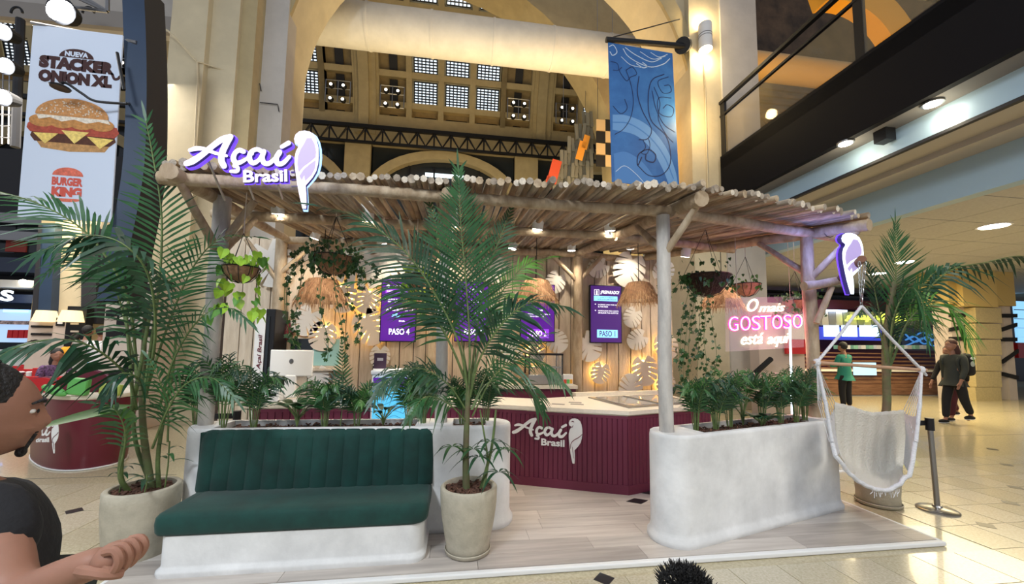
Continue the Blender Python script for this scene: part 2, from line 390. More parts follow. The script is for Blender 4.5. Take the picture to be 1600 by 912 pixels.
for px, py in ((392, 128), (395, 25), (420, 160)):
    MB().tube([atY(px-14, py, 9.3), atY(px+14, py+3, 9.3), atY(px+16, py+14, 9.3)], .012, 5).build('surface_cable', m_dark, lp)
# duct and its drop
dz = atY(640, 50, 12.3).z
du = thing('round_duct', 'fat cream round duct spanning high across the arch opening', 'duct', (0, 12.3, 8))
dx0 = atY(474, 30, 12.3).x; dx1 = atY(985, 90, 12.3).x
k = 0; xs = dx0
while xs < dx1:
    e = min(xs+2.0, dx1)
    MB().tube([(xs+.02, 12.3, dz), (e-.02, 12.3, dz)], .66, 28).build('duct_section', m_duct, du, True)
    MB().tube([(e-.05, 12.3, dz), (e+.02, 12.3, dz)], .68, 28).build('duct_collar', m_duct, du, True); xs = e
MB().tube(cat([(dx0+.1, 12.3, dz), (dx0-.02, 12.3, dz-.5), (dx0-.12, 12.3, dz-1.6), (dx0-.14, 12.3, 4.0)], 6), [.66]+[.55]*5+[.40]*6+[.27]*7, 20).build('duct_drop', m_duct, du, True)
# right pier with the wall lamp
rp = thing('right_pier', 'rough cream pier carrying the round wall lamp', 'pier', (6, 9.3, 0)); structure(rp)
for k in ('label', 'category'): del rp[k]
MB().bb(pxx(1083, 9.3), pxx(1132, 9.3), 9.3, 10.8, 0, 14).build('pilaster', m_pier, rp)
MB().bb(pxx(1132, 9.3), pxx(1190, 9.3), 9.25, 10.8, 0, 14).build('pilaster', m_pierw, rp)
wl = thing('wall_lamp', 'white cylindrical up and down wall lamp on the right pier', 'lamp', tuple(atY(1102, 60, 9.2)))
c = atY(1102, 58, 9.12)
MB().tube([c+Vector((0, 0, -.36)), c+Vector((0, 0, .36))], .17, 20).build('lamp_body', m_white, wl, True)
for z in (-.02, .05): MB().tube([c+Vector((0, 0, z-.006)), c+Vector((0, 0, z+.006))], .174, 20).build('lamp_band', m_blackm, wl)
MB().tube([c+Vector((0, 0, -.37)), c+Vector((0, 0, -.362))], .14, 20).build('lamp_lens', m_lamp, wl)
MB().tube([c+Vector((0, 0, .362)), c+Vector((0, 0, .37))], .14, 20).build('lamp_lens', m_lamp, wl)
MB().tube([c+Vector((.03, .12, -.4)), c+Vector((.05, .14, -1.4)), c+Vector((.05, .14, -4.2))], .018, 6).build('cable_tube', m_pier, wl)
point('wall_lamp_up', c+Vector((0, -.05, .55)), 28, (1, .74, .36), .08); point('wall_lamp_down', c+Vector((0, -.05, -.55)), 34, (1, .78, .42), .08)
point('reveal_uplight', (5.75, 11.3, 7.4), 230, (1, .50, .10), .15)
# ---------------------------------------------------------------- upper floor on the right, its fascia, soffits and the lower ceiling
X1 = 6.86; YN, YF = -1, 9.2
uf = structure(MB().bb(X1, X1+.12, YN, YF, 5.34, 6.66).build('wall_right', m_fascia))
MB().bb(X1+.12, 7.4, YN, YF, 5.34, 5.5).build('soffit_plate', mat('soffit_grey', (.17, .16, .15), .6), uf)
MB().bb(X1, 26, YN, YF, 6.3, 6.6).build('upper_floor', m_dark, uf)
m_blue = mat('blue_light_tint', (.40, .56, .68), .35); m_beige = mat('beige_soffit', (.45, .42, .36), .6)  # cornices take blue as their colour for the blue light on them
MB().bb(7.36, 7.6, YN, 26, 4.94, 5.9).build('cornice', m_blue, uf)
MB().bb(7.34, 7.42, YN, 26, 4.90, 4.95).build('shadow_gap', m_dark, uf)
MB().bb(7.4, 8.7, YN, 26, 4.92, 5.0).build('soffit_plate', m_beige, uf)
MB().bb(7.95, 8.05, YN, 26, 4.82, 4.92).build('soffit_bead', m_beige, uf)
MB().bb(8.7, 8.95, YN, 26, 4.25, 5.0).build('cornice', m_blue, uf)
cl = structure(MB().bb(8.9, 30, YN, 26, 4.29, 4.5).build('ceiling', m_joint))
m_ct = mat('ceiling_panel', (.52, .51, .49), .8, var=.08, scale=20)
pm = MB().bb(.008, 1.19, .008, 1.19, -.012, 0).mesh('ceiling_panel', m_ct)
lights = []
for i in range(14):
    for j in range(15):
        o = bpy.data.objects.new('ceiling_panel', pm); o.location = (8.96+i*1.2, .6+j*1.2, 4.29); C.objects.link(o); o.parent = cl
lp2 = [(1553, 353), (1414, 409), (1370, 427), (1312, 432), (1437, 420), (1475, 345), (1545, 480)]
tagn = ['nearest, above the column', 'over the palm crown', 'left of the palm crown', 'beside the far stall fascia', 'between the palm fronds', 'hidden over the palm', 'far right']
for (px, py), tn in zip(((1553, 353), (1414, 409), (1371, 427)), ('the nearest, above the round column', 'seen behind the palm crown', 'farthest, above the neon stall')):
    p = atZ(px, py, 4.275)
    t = thing('downlight', 'recessed warm ceiling downlight, '+tn, 'light', tuple(p), 'ceiling downlights')
    MB().tube([p+Vector((0, 0, -.01)), p+Vector((0, 0, .02))], .27, 20).build('trim_ring', m_white, t)
    MB().tube([p+Vector((0, 0, -.016)), p+Vector((0, 0, -.011))], .22, 20).build('lamp_lens', m_lamp, t)
for px, py, tn in ((1457, 161, 'nearer'), (1321, 223, 'farther')):
    p = atZ(px, py, 5.33)
    t = thing('soffit_spot', 'round white spotlight under the black balcony fascia, the '+tn+' one', 'light', tuple(p), 'balcony soffit spots')
    MB().tube([p+Vector((0, 0, -.02)), p+Vector((0, 0, .01))], .13, 20).build('trim_ring', m_steel, t)
    MB().tube([p+Vector((0, 0, -.03)), p+Vector((0, 0, -.021))], .10, 20).build('lamp_lens', m_lamp, t)
    point('spot_glow', p+Vector((.1, 0, -.25)), 6, (1, .86, .6), .06)
p = atZ(1382, 212, 5.24)
MB().box(p, (.2, .2, .22)).build('junction_box', m_blackm); tag(bpy.data.objects['junction_box'], 'small black box hanging between the two soffit spots', 'box')
# balcony railing
rl = thing('balcony_railing', 'dark steel balcony railing with a glass panel above the fascia', 'railing', (X1, 9, 5.9))
for z, r in ((8.15, .06), (7.78, .04)): MB().box((X1+.05, 4.2, z), (r*1.6, 10, r*1.3)).build('rail', m_blackm, rl)
for y in (9.1, 5.55, 2.0): MB().box((X1+.06, y, 7.4), (.07, .16, 1.5)).build('post', m_blackm, rl)
MB().bb(X1+.03, X1+.045, 0, 9, 6.7, 7.7).build('glass_pane', glass('rail_glass', (.35, .28, .16), .05, .22), rl)
# upstairs hall seen over the rail: dark trussed ceiling, duct and arch with amber light put into their colours
up = thing('upper_hall', 'dim upper hall over the balcony with amber lit arch and duct', 'hall', (14, 12, 6)); structure(up)
for k in ('label', 'category'): del up[k]
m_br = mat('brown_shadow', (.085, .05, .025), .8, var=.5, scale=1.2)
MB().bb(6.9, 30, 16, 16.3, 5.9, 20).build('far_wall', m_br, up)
q_ = atY(1260, 113, 12.3)
MB().tube([(7.2, 12.3, q_.z), (22, 12.3, q_.z)], .48, 24).build('duct_section', mat('amber_lit_duct', (.62, .42, .18), .7), up, True)
n = 16
ri, ro = 2.0, 3.0; q_ = atY(1300, 110, 10.5); cx, cz = q_.x, q_.z
MB().prism([(cx+ro*math.cos(PI*i/n*.6), cz+ro*math.sin(PI*i/n*.6)) for i in range(n+1)]+[(cx+ri*math.cos(PI*i/n*.6), cz+ri*math.sin(PI*i/n*.6)) for i in range(n, -1, -1)], 0, .5, Matrix.Translation((0, 10.5, 0)) @ MY).build('arch_ring', mat('amber_lit_stucco', (.80, .42, .05), .8), up)
for k in range(5):
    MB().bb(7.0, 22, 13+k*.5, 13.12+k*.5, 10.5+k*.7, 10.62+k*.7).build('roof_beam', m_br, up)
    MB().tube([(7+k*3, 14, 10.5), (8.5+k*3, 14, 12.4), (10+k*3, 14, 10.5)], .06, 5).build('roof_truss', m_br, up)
area('upper_amber_light', (12.5, 8.2, 7.0), (12.9, 11, 11.5), 2.0, 260, (1.0, .55, .12))
# ================================================================ THE KIOSK
def stadium(c0, c1, r, end='both', n=10, cr=.06):
    # plan outline around the line c0-c1, rounded at both ends or only at the first one
    c0 = Vector(c0); c1 = Vector(c1); d = (c1-c0).normalized(); nn = Vector((-d.y, d.x)); a = math.atan2(d.y, d.x); P = []
    for i in range(n+1): q = a+PI/2+PI*i/n; P.append(c0+Vector((math.cos(q), math.sin(q)))*r)
    if end == 'both':
        for i in range(n+1): q = a-PI/2+PI*i/n; P.append(c1+Vector((math.cos(q), math.sin(q)))*r)
    else: P += [c1-nn*r+d*0, c1+nn*r]
    return [tuple(p) for p in P]
def planter(name, label, c0, c1, r, end, soils, grp=None):
    t = thing(name, label, 'planter', (c0[0], c0[1], .03), grp)
    mb = MB(); M = Matrix.Identity(4)
    prof = [(.03, .022), (.05, .03), (.075, .028), (.10, .008), (.13, 0), (.84, 0), (.862, -.004), (.87, -.014)]
    rings = [stadium(c0, c1, r+o, end) for z, o in prof]; n = len(rings[0]); vs = []
    for (z, o), R_ in zip(prof, rings): vs += [(x, y, z) for x, y in R_]
    mb.add(vs, [(i*n+j, i*n+(j+1) % n, (i+1)*n+(j+1) % n, (i+1)*n+j) for i in range(len(prof)-1) for j in range(n)])
    b = (len(prof)-1)*n
    # rim plate with soil troughs
    mb.build('shell', m_plaster, t, 50)
    d = (Vector(c1)-Vector(c0)); L = d.length; d.normalize(); nn = Vector((-d.y, d.x)); ri = r-.05
    rim = MB(); edges = [0]+[e for s in soils for e in s]+[1]
    outer = stadium(c0, c1, r-.014, end)
    MBp = MB().prism(outer, .800, .824); MBp.build('trough_floor', m_soil, t)
    def P(u, v): q = Vector(c0)+d*(u*L)+nn*v; return (q.x, q.y)
    # solid bits between the troughs
    e0 = [(p[0], p[1]) for p in stadium(c0, P(soils[0][0], 0), r-.014, 'one')]
    rim.prism(e0, .82, .87)
    for k in range(len(soils)-1): rim.prism([P(soils[k][1], -r+.014), P(soils[k+1][0], -r+.014), P(soils[k+1][0], r-.014), P(soils[k][1], r-.014)], .82, .87)
    if end == 'both': rim.prism(stadium(c1, P(soils[-1][1], 0), r-.014, 'one'), .82, .87)
    else: rim.prism([P(soils[-1][1], -r+.014), P(1, -r+.014), P(1, r-.014), P(soils[-1][1], r-.014)], .82, .87)
    for s in soils:
        for v0, v1 in ((-r+.014, -ri), (ri, r-.014)): rim.prism([P(s[0], v0), P(s[1], v0), P(s[1], v1), P(s[0], v1)], .82, .87)
    rim.build('rim', m_plaster, t)
    ch = MB()
    for s in soils:
        for i in range(int((s[1]-s[0])*L*130)):
            x, y = P(random.uniform(*s), random.uniform(-ri, ri)); ch.box((x, y, .832+random.random()*.012), (random.uniform(.015, .045), random.uniform(.01, .02), .008), Euler((random.uniform(-.5, .5), random.uniform(-.5, .5), random.random()*6)).to_matrix())
    stuff(ch.build('bark_mulch', m_chip, t))
    return P
PLA = planter('long_planter', 'long white plaster planter wall behind the green bench', (-1.93, 3.60), (.30, 3.56), .20, 'both', [(.02, .72), (.86, .99)])
PLB = planter('right_planter', 'white plaster planter with a rounded corner beside the hammock chair', (1.79, 3.07), (3.66, 3.60), .19, 'one', [(.10, .93)])
# ---------------------------------------------------------------- bench
bn = thing('bench', 'built-in bench with dark green velvet cushions on a white plaster plinth', 'bench', (-1.04, 3.15, .03))
def rplan(x0, x1, y0, y1, r, n=6):
    P = []
    for cx, cy, a in ((x1-r, y0+r, -PI/2), (x1-.02, y1-.02, 0), (x0+.02, y1-.02, PI/2), (x0+r*.5, y0+r*.5, PI)):
        rr = r if a == -PI/2 else (.02 if cy > y0+r+.02 else r*.5)
        for i in range(n+1): q = a+PI/2*i/n; P.append((cx+rr*math.cos(q), cy+rr*math.sin(q)))
    return P
def plinth(mb, prof, x0, x1, y0, y1, r):
    rings = [rplan(x0-o, x1+o, y0-o, y1, r) for z, o in prof]; n = len(rings[0]); vs = []
    for (z, o), R_ in zip(prof, rings): vs += [(x, y, z) for x, y in R_]
    fs = [(i*n+j, i*n+(j+1) % n, (i+1)*n+(j+1) % n, (i+1)*n+j) for i in range(len(prof)-1) for j in range(n)]
    fs += [tuple(range(n-1, -1, -1)), tuple((len(prof)-1)*n+j for j in range(n))]
    return mb.add(vs, fs)
plinth(MB(), [(.03, .015), (.055, .02), (.07, .018), (.085, .002), (.10, 0), (.285, 0)], -1.875, -.20, 2.93, 3.42, .10).build('plinth', m_plaster, bn, 50)
plinth(MB(), [(.285, -.012), (.292, .004), (.31, .012), (.36, .016), (.40, .012), (.418, 0), (.426, -.02), (.43, -.06)], -1.905, -.185, 2.925, 3.40, .10).build('seat_cushion', m_velvet, bn, 60)
bk = MB(); x0, x1 = -1.93, -.165; nc = 15; W = (x1-x0)/nc
rows_ = [(.42, .0), (.44, .012), (.80, .0), (.845, -.008), (.862, -.03), (.866, -.06)]
G = []
for z, off in rows_:
    r = []
    for i in range(nc):
        for q, dd in ((0, .008), (.12, -.003), (.5, -.008), (.88, -.003)):
            x = x0+(i+q)*W; e = min(1, (x-x0)/.03, (x1-x)/.03)
            zz = z - (.02*(1-e) if z > .8 else 0)
            yy = 3.325 - off + dd + (z-.42)*.07 + .03*(1-e)
            r.append((x, yy, zz))
    r.append((x1, 3.36-off+(z-.42)*.07, rows_[0][0] if z < .5 else z-.02)); G.append(r)
G.append([(p[0], 3.43, p[2]) for p in G[-1]]); bk.grid(G)
bk.bb(x0, x1, 3.37, 3.42, .40, .85); bk.build('backrest', m_velvet, bn, 60)

# ---------------------------------------------------------------- counters
def boards(parent, a, b, z0, z1, step=.052, m=None):
    a = Vector((*a, 0)); b = Vector((*b, 0)); d = b-a; L = d.length; d.normalize(); n = Vector((d.y, -d.x, 0)); k = max(1, round(L/step)); s = L/k
    R = Matrix((d, -n, Vector((0, 0, 1)))).transposed()
    me = MB().rbox((s/2, 0, (z0+z1)/2), (s-.004, .016, z1-z0), .004, None, 0, 1).mesh('board', m or m_wine)
    for i in range(k):
        o = bpy.data.objects.new('board', me); C.objects.link(o); o.parent = parent
        p = a+d*(i*s) - Vector(parent.location); o.location = p; o.rotation_euler = (0, 0, math.atan2(d.y, d.x))
    c = (a+b)/2 + Vector((0, 0, (z0+z1)/2)) - n*.02
    MB().box(c, (L, .03, z1-z0+.02), R).build('back_panel', m_wine, parent)
    MB().box((a+b)/2 + Vector((0, 0, .075)) + n*.012, (L+.01, .012, .09), R).build('skirting', m_wine, parent)
    MB().box((a+b)/2 + Vector((0, 0, .815)) + n*.008, (L+.01, .01, .035), R).build('top_rail', m_wine, parent)
ct = thing('kiosk_counter', 'wine red board-clad counter with a cream top in the middle of the kiosk', 'counter', (1.8, 3.97, .03))
A0, A1, A2, A3 = (-2.15, 4.62), (.10, 4.64), (1.80, 3.97), (3.02, 4.36)
boards(ct, A0, A1, .03, .83, .075); boards(ct, A1, A2, .03, .83); boards(ct, A2, A3, .03, .83)
top = [(-2.19, 4.59), (.09, 4.61), (1.80, 3.935), (3.06, 4.335), (3.0, 5.38), (1.62, 5.15), (1.0, 4.95), (.3, 5.22), (-2.19, 5.2)]
MB().prism(top, .845, .885).build('worktop', m_cream, ct)
MB().prism([(x*.995+.005, y+.02) for x, y in top], .83, .846).build('worktop_edge', m_cream, ct)
for x, y in ((1.18, 4.46), (1.42, 4.58), (1.40, 4.44)):
    MB().box((x, y, .8865), (.15, .06, .003), rotz(-.35)).build('coaster_tray', mat('tray_grey', (.22, .20, .18), .5) if 'tray_grey' not in bpy.data.materials else bpy.data.materials['tray_grey'], ct)
# raised back ledge and sunken glass freezer on the right leg of the worktop
MB().prism([(1.60, 5.12), (3.02, 5.36), (3.0, 5.48), (1.58, 5.24)], .885, .93).build('back_ledge', m_cream, ct)
fz = thing('topping_freezer', 'flush glass-topped freezer set into the cream worktop at its right end', 'freezer', (2.3, 4.7, .89))
MB().prism([(1.88, 4.12), (2.9, 4.44), (2.86, 5.2), (1.72, 4.98)], .886, .898).build('freezer_frame', m_steel, fz)
MB().prism([(1.93, 4.2), (2.82, 4.48), (2.79, 5.12), (1.80, 4.92)], .898, .902).build('glass_lid', mat('lid_glass', (.30, .31, .30), .06), fz)
MB().box((2.3, 4.66, .905), (.03, .72, .012), rotz(.2)).build('lid_handle', m_steel, fz)
# ---- script lettering of the shop sign, drawn as brush strokes in the photo crop's own units, then laid on a plane
def ribbon(mb, pts, w, M, z0, z1, m=0, ms=0, sub=6):
    P = cat([(p[0], p[1], 0) for p in pts], sub); k = len(P)
    if not isinstance(w, (list, tuple)): w = [w]*len(pts)
    Wd = []
    for i in range(k):
        t = i/(k-1)*(len(w)-1); a = int(min(t, len(w)-2)) if len(w) > 1 else 0; Wd.append(w[a]+(w[a+1]-w[a])*(t-a) if len(w) > 1 else w[0])
    Lf, Rt = [], []
    for i in range(k):
        t = (P[min(i+1, k-1)]-P[max(i-1, 0)]).normalized(); nrm = Vector((-t.y, t.x, 0)); Lf.append(P[i]+nrm*Wd[i]/2); Rt.append(P[i]-nrm*Wd[i]/2)
    t0 = (P[1]-P[0]).normalized(); t1 = (P[-1]-P[-2]).normalized()
    def capp(c, t, r, s):
        a0 = math.atan2(t.y, t.x); return [c+Vector((math.cos(a0+s*PI/2-s*PI*j/6), math.sin(a0+s*PI/2-s*PI*j/6), 0))*r for j in range(1, 6)]
    strips = []
    for z in (z0, z1): strips.append([M @ Vector((p.x, p.y, z)) for p in Lf] + [M @ Vector((p.x, p.y, z)) for p in Rt])
    b = len(mb.v); mb.add(strips[0]+strips[1], [])
    n = 2*k
    for i in range(k-1):
        mb.f += [(b+n+i, b+n+i+1, b+n+k+i+1, b+n+k+i)]; mb.m.append(m)
        mb.f += [(b+i, b+i+1, b+n+i+1, b+n+i), (b+k+i, b+k+i+1, b+n+k+i+1, b+n+k+i)]; mb.m += [ms, ms]
    for c, t, r in ((P[0], -t0, Wd[0]/2), (P[-1], t1, Wd[-1]/2)):
        a0 = math.atan2(t.y, t.x); poly = [(c.x+math.cos(a0-PI/2+PI*j/8)*r, c.y+math.sin(a0-PI/2+PI*j/8)*r) for j in range(9)]
        mb.prism(poly, z0, z1, M, m, ms)
ACAI = [  # (points, widths) in crop pixels, y down
    ([(108, 362), (150, 345), (215, 300), (290, 235), (350, 192), (408, 172)], [40, 48, 42, 40, 44, 40]),
    ([(405, 178), (378, 225), (350, 290), (345, 345), (362, 385)], [42, 46, 46, 44, 40]),
    ([(132, 268), (175, 256), (235, 262), (300, 290), (380, 312)], [26, 34, 26, 24, 20]),
    ([(497, 283), (468, 272), (437, 296), (428, 338), (452, 366), (505, 345), (560, 300)], [34, 34, 34, 38, 36, 26, 20]),
    ([(432, 385), (456, 398), (452, 424), (410, 425)], [26, 26, 28, 24]),
    ([(628, 285), (590, 268), (548, 292), (540, 340), (565, 368), (605, 345), (640, 290)], [32, 32, 34, 38, 36, 28, 30]),
    ([(640, 285), (628, 330), (642, 368), (680, 370), (735, 320)], [36, 36, 38, 34, 24]),
    ([(752, 292), (728, 335), (738, 375), (775, 372), (822, 325)], [38, 38, 38, 34, 26]),
    ([(770, 252), (818, 224)], [30, 34])]
PARROT = [(885, 242), (862, 222), (857, 192), (868, 160), (895, 137), (935, 130), (975, 140), (1005, 165), (1022, 205), (1032, 260), (1033, 320), (1027, 380), (1012, 435), (985, 480), (955, 515), (932, 540), (936, 600), (936, 660), (932, 710), (905, 708), (893, 650), (880, 580), (870, 510), (862, 440), (857, 380), (858, 330), (868, 285), (885, 255)]
PBODY = [(928, 235), (950, 190), (985, 190), (1005, 230), (1015, 290), (1010, 330), (970, 365), (920, 400), (885, 440), (878, 380), (885, 320), (905, 270)]
PWING = [(1010, 355), (1002, 415), (975, 465), (930, 505), (925, 460), (905, 500), (890, 470), (920, 425), (965, 385)]
def logo(parent, M, mf, ms, d, mb_line, brasil=True, inner=None, zk=.004, side_first=True):
    lt = MB()
    for k, (p, w_) in enumerate(ACAI): ribbon(lt, p, w_, M, 0, d + k*.0004/ max(1e-9, 1), 0, 1)
    lt.build('script_lettering', [mf, ms], parent)
    if brasil: fit_text(parent, 'Brasil', (492, 508), (802, 418), M, mf, d, .03, ms, 'block_lettering')
    pb = MB().prism([(x, y) for x, y in PARROT][::-1], 0, d, M, 0, 1); 
    q = pb.build('parrot_emblem', [mf, ms], parent)
    if inner:
        MB().prism(PBODY[::-1], d, d+zk, M).build('parrot_body', inner, q); MB().prism(PWING[::-1], d, d+zk, M).build('parrot_wing', inner, q)
    else:
        l = MB(); ribbon(l, [(1030, 330), (985, 372), (925, 410), (888, 455), (880, 520)], [6, 9, 9, 8, 5], M, d, d+zk); ribbon(l, [(878, 236), (900, 246), (912, 225)], 7, M, d, d+zk)
        ribbon(l, [(898, 175), (908, 168), (918, 175)], 10, M, d, d+zk); ribbon(l, [(905, 500), (912, 560), (922, 640)], [4, 6, 3], M, d, d+zk); l.build('feather_lines', mb_line, q)
def fit_text(parent, s, p0, p1, M, m, d=.001, bold=.0, ms=None, name='lettering', z=0, shear=0, flip=True):
    # text filling the box p0 (left, bottom) .. p1 (right, top) of the plane M
    cu = bpy.data.curves.new(name, 'FONT'); cu.body = s; cu.size = 1; cu.offset = bold; cu.shear = shear; cu.resolution_u = 3
    ob = bpy.data.objects.new(name, cu); C.objects.link(ob); bpy.context.view_layer.update()
    me = bpy.data.meshes.new_from_object(ob.evaluated_get(bpy.context.evaluated_depsgraph_get())); bpy.data.objects.remove(ob); bpy.data.curves.remove(cu)
    n = len(me.vertices); co = np.empty(n*3); me.vertices.foreach_get('co', co); co = co.reshape(-1, 3)
    lo, hi = co.min(0), co.max(0)
    fs = [tuple(p.vertices) for p in me.polygons]; bpy.data.meshes.remove(me)
    vs = [(p0[0]+(x-lo[0])/(hi[0]-lo[0])*(p1[0]-p0[0]), p0[1]+(y-lo[1])/(hi[1]-lo[1])*(p1[1]-p0[1])) for x, y, _ in co]
    mb = MB(); N = len(vs)
    mb.add([M @ Vector((x, y, z+d)) for x, y in vs], fs, 0)
    # rim: boundary edges give the sides
    cnt_ = {}
    for f in fs:
        for a, b in zip(f, f[1:]+f[:1]): cnt_[(min(a, b), max(a, b))] = cnt_.get((min(a, b), max(a, b)), 0)+1
    if d > .003 and len(fs) < 6000:
        b0 = len(mb.v); mb.add([M @ Vector((x, y, z)) for x, y in vs], [])
        for (a, b), c_ in cnt_.items():
            if c_ == 1: mb.f.append((a, b, b0+b, b0+a)); mb.m.append(1 if ms else 0)
    return mb.build(name, [m, ms] if ms else m, parent)
def plane3(o, px, py, W, Hh):
    # matrix mapping crop units (0..W, 0..Hh, y down) onto the parallelogram o, px, py; z towards the viewer
    o, px, py = Vector(o), Vector(px), Vector(py); ux = (px-o)/W; uy = (py-o)/Hh; n = ux.cross(uy).normalized()
    if n.y > 0: n = -n
    return Matrix(((ux.x, uy.x, n.x, o.x), (ux.y, uy.y, n.y, o.y), (ux.z, uy.z, n.z, o.z), (0, 0, 0, 1)))
# logo on the counter front
a = Vector((*A1, 0)); b = Vector((*A2, 0)); dd = (b-a).normalized(); nn = Vector((dd.y, -dd.x, 0))
def oncounter(px, py):
    r = ray(px, py); q = a+nn*.018; t = (q-O).dot(nn)/r.dot(nn); return O+r*t
c1, c2 = oncounter(800, 650), oncounter(910, 650); sc = (c2-c1).length/(1035-85)
Mc = plane3(c1, c1+dd*sc*1186*1.0, c1-Vector((0, 0, sc*912)), 1186, 912) @ Matrix.Translation((-85, -150, 0))
logo(ct, Mc, m_white, m_white, .006, m_wine2)
# illuminated sign on the roof front
m_sign = emi('sign_face', (.90, .80, 1.0), .95); m_signs = emi('sign_edge_violet', (.16, .06, .95), 1.0); m_cyan = emi('sign_white', (.80, .92, 1.0), 1.6); m_lav = emi('sign_lavender', (.52, .42, .80), .50)
m_signd = emi('sign_side', (.06, .04, .25), .25)
sg = thing('shop_sign', 'glowing white and violet script sign with a parrot on the roof front', 'sign', tuple(atY(460, 330, 2.84)))
Ms = plane3(atY(270, 180, 2.74), atY(530, 180, 2.74), atY(270, 380, 2.74), 1186, 912)
halo = MB()
for p, w_ in ACAI: ribbon(halo, p, [q+16 for q in w_], Ms, -.022, -.003)
halo.build('violet_backing', m_signs, sg)
logo(sg, Ms, m_sign, m_signd, .024, None, inner=m_lav)
fit_text(sg, 'Brasil', (486, 514), (808, 412), Ms, m_signs, .001, .065, None, 'violet_backing', -.006)
MB().prism([(940+(x-940)*1.12, 400+(y-400)*1.03) for x, y in PARROT][::-1], -.014, -.004, Ms).build('glow_backing', emi('sign_glow_blue', (.30, .55, 1.0), 1.6), sg)
for zz in (320, 405, 462, 515): MB().tube([Ms @ Vector((800, zz, -.05)), Ms @ Vector((880, zz, -.05))], .007, 6).build('mount_rail', m_steel, sg)
for uu in (200, 420, 640, 800): MB().tube([Ms @ Vector((uu, 300, -.06)), Ms @ Vector((uu, 520, -.25))], .008, 6).build('mount_rail', m_steel, sg)

# second parrot at the right end
sg2 = thing('parrot_sign', 'glowing white and lavender parrot sign beside the right post', 'sign', tuple(atY(1330, 458, 3.0)))
o_ = atY(1314, 362, 3.0); q_ = atY(1348, 366, 3.12); r_ = atY(1330, 460, 3.0); r_ = Vector((o_.x+.06, o_.y, r_.z))
Mq = plane3(o_, q_, o_-Vector((0, 0, o_.z-r_.z)), 178, 580) @ Matrix.Translation((-857, -130, 0))
e = MB().prism([(x, y) for x, y in PARROT][::-1], -.035, 0, Mq, 0, 1).build('parrot_emblem', [m_cyan, m_signd], sg2)
MB().prism(PBODY[::-1], 0, .003, Mq).build('parrot_body', m_lav, e); MB().prism(PWING[::-1], 0, .003, Mq).build('parrot_wing', m_lav, e)
MB().prism([(940+(x-940)*1.1, 400+(y-400)*1.02) for x, y in PARROT][::-1], -.040, -.035, Mq).build('glow_backing', m_signs, sg2)
point('parrot_light_back', o_+Vector((.1, .3, -.1)), 5, (.25, .35, 1.0), .1)

# ---------------------------------------------------------------- pergola: posts, beams, braces, cane roof
zr = lambda y: 2.74+.10*(y-3.1)
pg = thing('cane_pergola', 'log pergola with a roof of loose dry canes over the kiosk', 'pergola', (-.1, 4.5, .85))
def log(name, p0, p1, r0, r1=None, m=None, n=10, k=5, j=.12):
    p0, p1 = Vector(p0), Vector(p1); r1 = r1 or r0; pts = []; rad = []
    L = (p1-p0).length
    for i in range(k+1):
        t = i/k; off = Vector((random.uniform(-1, 1), random.uniform(-1, 1), random.uniform(-1, 1)))*r0*.22*math.sin(PI*t); pts.append(p0.lerp(p1, t)+off); rad.append((r0+(r1-r0)*t)*random.uniform(1-j*.6, 1+j*.6))
    o = MB().tube(pts, rad, n, 0).build(name, m or m_log, pg, 50); return o
P1, P2, P3, P4 = (-2.03, 3.60), (-.12, 3.57), (1.72, 3.05), (3.66, 3.60)
log('post', (*P1, .86), (*P1, zr(3.6)), .058, .066, m_logw); log('post', (*P2, .86), (*P2, zr(3.6)), .056, .05, m_logw)
log('post', (*P3, .86), (*P3, zr(3.05)-.06), .056, .054, m_logw); log('post', (*P4, .86), (*P4, zr(3.6)-.05), .062, .058, m_log)
for x, y in ((-2.50, 5.86), (-.35, 5.88), (1.86, 5.86)): log('post', (x, y, .03), (x, y, zr(y)), .085, .075)
wn = Vector((-.272, .962, 0)); wd = Vector((.962, .272, 0))
# depth beams
def zr3(x, y, dz=0): return Vector((x, y, zr(y)+dz))
log('beam', zr3(-2.0, 2.92), zr3(-2.44, 5.95), .055, .05, k=8); log('beam', zr3(-.10, 3.0), zr3(-.3, 5.95), .05, .05, k=8)
log('beam', zr3(1.86, 2.72, .01), zr3(1.86, 5.95), .062, .055, k=8)
q = Vector((3.86, 3.12, 0)); e = q+wn*2.95; log('beam', zr3(q.x, q.y), zr3(e.x, e.y), .055, .05, k=8)
# cross beams
for y, r in ((3.08, .048), (4.28, .05), (5.86, .055)):
    log('beam', zr3(-2.16 if y < 3.5 else -2.5, y, -.01), zr3(1.95, y, -.01), r, r*.95, k=9)
    s = Vector((1.80, y-.04, 0)); ww = {3.08: 2.45, 4.28: 2.0, 5.86: 1.5}[y]; e = s+wd*ww; log('beam', zr3(s.x, s.y, -.02), zr3(e.x, e.y, -.01), r, r*.95, k=7)
